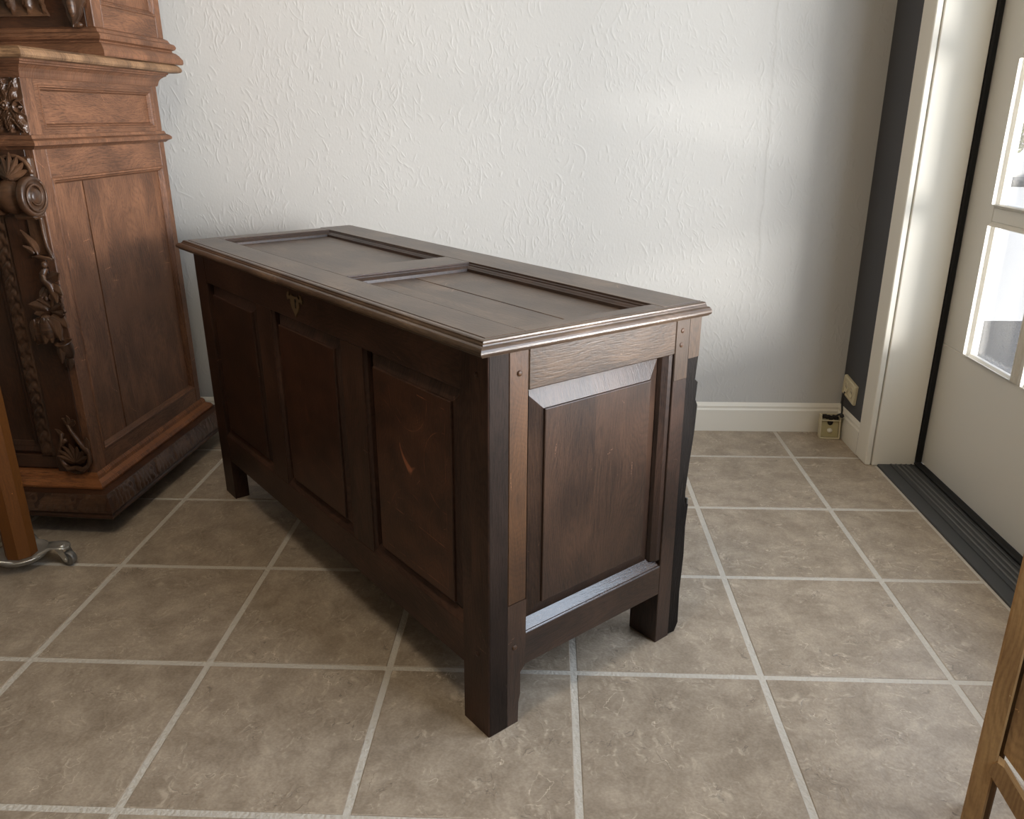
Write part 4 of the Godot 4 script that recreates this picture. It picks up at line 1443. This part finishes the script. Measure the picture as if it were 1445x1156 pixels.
func pine_stand() -> void:
	var c := thing("pine_stand", "worn pine stand at the right edge with a corner post, pitted panel and slanting brace", "stand", Vector3(0.52517, 0, 0.47825), -0.5782)
	var mb := wb(1)
	mb.box(Vector3(0.0, 0, -0.022), Vector3(0.0255, 0.78, 0.0), 0.0025)
	part("corner_post", mb, M.pine, c)
	mb = wb(1)
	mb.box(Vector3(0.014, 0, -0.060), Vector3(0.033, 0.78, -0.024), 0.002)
	part("corner_post", mb, tinted(M.pine, Color(0.72, 0.70, 0.68)), c)  # darker pine copy, shade on the inner face put into the tint
	mb = wb(1)
	mb.box(Vector3(0.334, 0, -0.030), Vector3(0.36, 0.78, 0.0), 0.002)
	part("corner_post", mb, M.pine, c)
	for x in [0.0, 0.334]:
		mb = wb(1)
		mb.box(Vector3(x, 0, -0.20), Vector3(x + 0.026, 0.78, -0.174), 0.002)
		part("corner_post", mb, M.pine, c)
	mb = wb(1)
	mb.prism([Vector2(0.030, 0.262), Vector2(0.20, 0.080), Vector2(0.336, 0.080), Vector2(0.336, 0.775), Vector2(0.030, 0.775)], Vector3(0, 0, -0.014), Vector3(1, 0, 0), UP, 0.012)
	var pn := part("panel", mb, M.pine, c)
	# worm holes and dents in the panel
	var hb := wb(1)
	for k in 26:
		var p := Vector3(0.042 + rng.randf() * 0.08, 0.27 + rng.randf() * 0.16, -0.0139)
		hb.ball(p, Vector3(0.0012, 0.0022 + rng.randf() * 0.002, 0.0003), 6)
	part("worm_hole", hb, M.dirt, pn).set_meta("kind", "stuff")
	mb = wb(0)
	mb.grain = 1
	mb.prism([Vector2(0.0185, 0.236), Vector2(0.152, 0.060), Vector2(0.180, 0.060), Vector2(0.034, 0.252), Vector2(0.026, 0.256), Vector2(0.020, 0.250)], Vector3(0, 0, 0.002), Vector3(1, 0, 0), UP, 0.016)
	part("brace", mb, M.pine, c)
	mb = wb(2)
	mb.box(Vector3(0.002, 0.30, -0.176), Vector3(0.014, 0.775, -0.024), 0.001)
	part("side_panel", mb, M.pine, c)
	mb = wb(2)
	mb.box(Vector3(0.344, 0.30, -0.176), Vector3(0.356, 0.775, -0.030), 0.001)
	part("side_panel", mb, M.pine, c)
	mb = wb(0)
	mb.box(Vector3(-0.015, 0.78, -0.215), Vector3(0.372, 0.80, 0.015), 0.003)
	part("top_board", mb, M.pine, c)

func wall_boxes() -> void:
	var c := thing("wall_socket", "cream wall socket on the dark grey wall strip beside the door casing, hanging askew", "socket", Vector3(0.9825, 0.184, -1.302))
	c.rotation = Vector3(0.10, 0, 0)
	var mb := wb(1)
	mb.ring(Vector3(0, 0, 0), Vector3(0, 0, 1), UP, Rect2(-0.056, -0.034, 0.112, 0.068), [Vector2(0, 0), Vector2(0, 0.007), Vector2(0.003, 0.011), Vector2(0.010, 0.012), Vector2(0.0105, 0.009)], true)
	part("plate", mb, M.cream, c)
	for k in [-1.0, 1.0]:
		mb = wb(1)
		mb.lathe([Vector2(0.019, 0.0), Vector2(0.019, 0.003), Vector2(0.017, 0.0035), Vector2(0.015, 0.001), Vector2(0.0, 0.001)], 20, Transform3D(Basis(Vector3(0, 0, -1), Vector3(-1, 0, 0), Vector3(0, 1, 0)), Vector3(-0.0088, 0, 0.024 * k)))
		var s := part("outlet", mb, M.cream, c)
		for z in [-0.005, 0.005]:
			mb = wb(1)
			mb.box(Vector3(-0.0102, -0.004, 0.024 * k + z - 0.001), Vector3(-0.0095, 0.004, 0.024 * k + z + 0.001), 0.0)
			part("slot", mb, M.dirt, s)
	c = thing("junction_box", "small open cream box with a round knob on the floor by the corner", "box", Vector3(0.931, 0, -1.306))
	c.rotation = Vector3(-0.14, -0.10, 0.0)
	mb = wb(1)
	mb.box(Vector3(-0.034, 0.0, -0.030), Vector3(0.034, 0.086, -0.024), 0.001)
	mb.box(Vector3(-0.034, 0.0, -0.030), Vector3(-0.030, 0.086, 0.004), 0.001)
	mb.box(Vector3(0.030, 0.0, -0.030), Vector3(0.034, 0.086, 0.004), 0.001)
	mb.box(Vector3(-0.034, 0.0, -0.030), Vector3(0.034, 0.005, 0.004), 0.001)
	mb.box(Vector3(-0.030, 0.064, -0.026), Vector3(0.030, 0.068, 0.002), 0.001)
	part("case", mb, M.cream, c)
	mb = wb(1)
	mb.box(Vector3(-0.029, 0.006, -0.022), Vector3(0.029, 0.0625, -0.006), 0.001)
	part("inner_plate", mb, tinted(M.cream, Color(0.72, 0.68, 0.52)), c)
	mb = wb(1)
	mb.lathe([Vector2(0.0085, 0.0), Vector2(0.0085, 0.006), Vector2(0.006, 0.010), Vector2(0.0, 0.011)], 16, Transform3D(Basis(Vector3(1, 0, 0), Vector3(0, 0, 1), Vector3(0, -1, 0)), Vector3(0.0, 0.030, -0.006)))
	part("knob", mb, M.paper, c)
	mb = wb(1)
	for k in 9:
		mb.ball(Vector3(-0.022 + 0.0055 * k, 0.074 + 0.006 * rng.randf(), -0.010), Vector3(0.007, 0.008, 0.009), 8)
	mb.ball(Vector3(0.0, 0.060, -0.004), Vector3(0.010, 0.012, 0.004), 8)
	part("packing", mb, M.dirt, c, "crumbling dark packing")
	mb = wb(1)
	mb.tube([Vector3(0.945, 0.080, -1.316), Vector3(0.954, 0.089, -1.311), Vector3(0.962, 0.095, -1.306), Vector3(0.966, 0.104, -1.316), Vector3(0.967, 0.130, -1.330), Vector3(0.969, 0.150, -1.334), Vector3(0.973, 0.168, -1.330)], 0.0035, 7)
	mb.ball(Vector3(0.961, 0.090, -1.298), Vector3(0.008, 0.008, 0.010), 8)
	solo("cord", "short dark cord running from the cream floor box up to the wall socket", "cord", mb, tinted(M.rubber, Color(0.16, 0.15, 0.14)))

func unseen_ceiling_lamp() -> void:
	# lamp out of view overhead, placed to light the floor and lid
	var c := thing("unseen_ceiling_lamp", "unseen round ceiling lamp, out of view above the tiled floor", "lamp", Vector3(-0.45, 2.60, 0.75))
	var mb := wb(1)
	mb.lathe([Vector2(0.0, -0.050), Vector2(0.20, -0.050), Vector2(0.235, -0.040), Vector2(0.245, -0.020), Vector2(0.245, 0.0)], 36)
	part("base", mb, M.white, c)
	mb = wb(1)
	mb.lathe([Vector2(0.0, -0.056), Vector2(0.19, -0.054), Vector2(0.20, -0.0505)], 36)
	var gm := plain(Color(1, 1, 1), 0.5)
	gm.emission_enabled = true
	gm.emission = Color(1.0, 0.93, 0.82)
	gm.emission_energy_multiplier = 2.0
	part("lamp_glass", mb, gm, c)
	var l := AreaLight3D.new()
	l.name = "unseen_lamp_light"
	l.position = Vector3(0, -0.065, 0)
	l.rotation_degrees = Vector3(-90, 0, 0)
	l.area_size = Vector2(0.36, 0.36)
	l.light_energy = 1.3
	l.light_color = Color(1.0, 0.95, 0.87)
	l.area_range = 8.0
	l.shadow_enabled = true
	c.add_child(l)

func outside() -> void:
	var mb := MB.new(0, Vector2.ZERO, Vector2(1, 1))
	mb.box(Vector3(1.2, -0.20, -3.30), Vector3(14.0, -0.05, 8.0), 0.0)
	struct("gravel_yard", mb, M.gravel)
	mb = MB.new(0, Vector2.ZERO, Vector2(1, 1))
	mb.box(Vector3(-6.0, -0.20, -40.0), Vector3(40.0, -0.052, -3.30), 0.0)
	mb.box(Vector3(14.0, -0.20, -3.30), Vector3(40.0, -0.052, 20.0), 0.0)
	struct("paving", mb, M.paving)
	mb = MB.new(0, Vector2.ZERO, Vector2(1, 1))
	mb.box(Vector3(6.6, -0.052, -13.4), Vector3(20.0, 0.06, -12.7), 0.02)
	solo("kerb", "grey kerb far across the white yard, seen through the upper door pane", "kerb", mb, M.kerb)
	var b := thing("bush", "yellow-green bush far outside, seen through the upper door pane", "bush", Vector3(9.2, -0.05, -15.2))
	mb = wb(1)
	mb.tube([Vector3(0, 0, 0), Vector3(0.05, 0.6, 0), Vector3(0.0, 1.2, 0.05)], [0.09, 0.07, 0.03], 8)
	part("stem", mb, M.char, b)
	mb = wb(1)
	for k in 700:
		var d := Vector3(rng.randfn(), rng.randfn(), rng.randfn()).normalized() * pow(rng.randf(), 0.4)
		mb.leaf(Transform3D(Basis.from_euler(Vector3(rng.randf() * TAU, rng.randf() * TAU, rng.randf() * TAU)), Vector3(0, 1.15, 0) + d * Vector3(0.9, 0.75, 0.9)), 0.16, 0.045, 0.2, 0.0)
	part("foliage", mb, M.bush, b).set_meta("kind", "stuff")
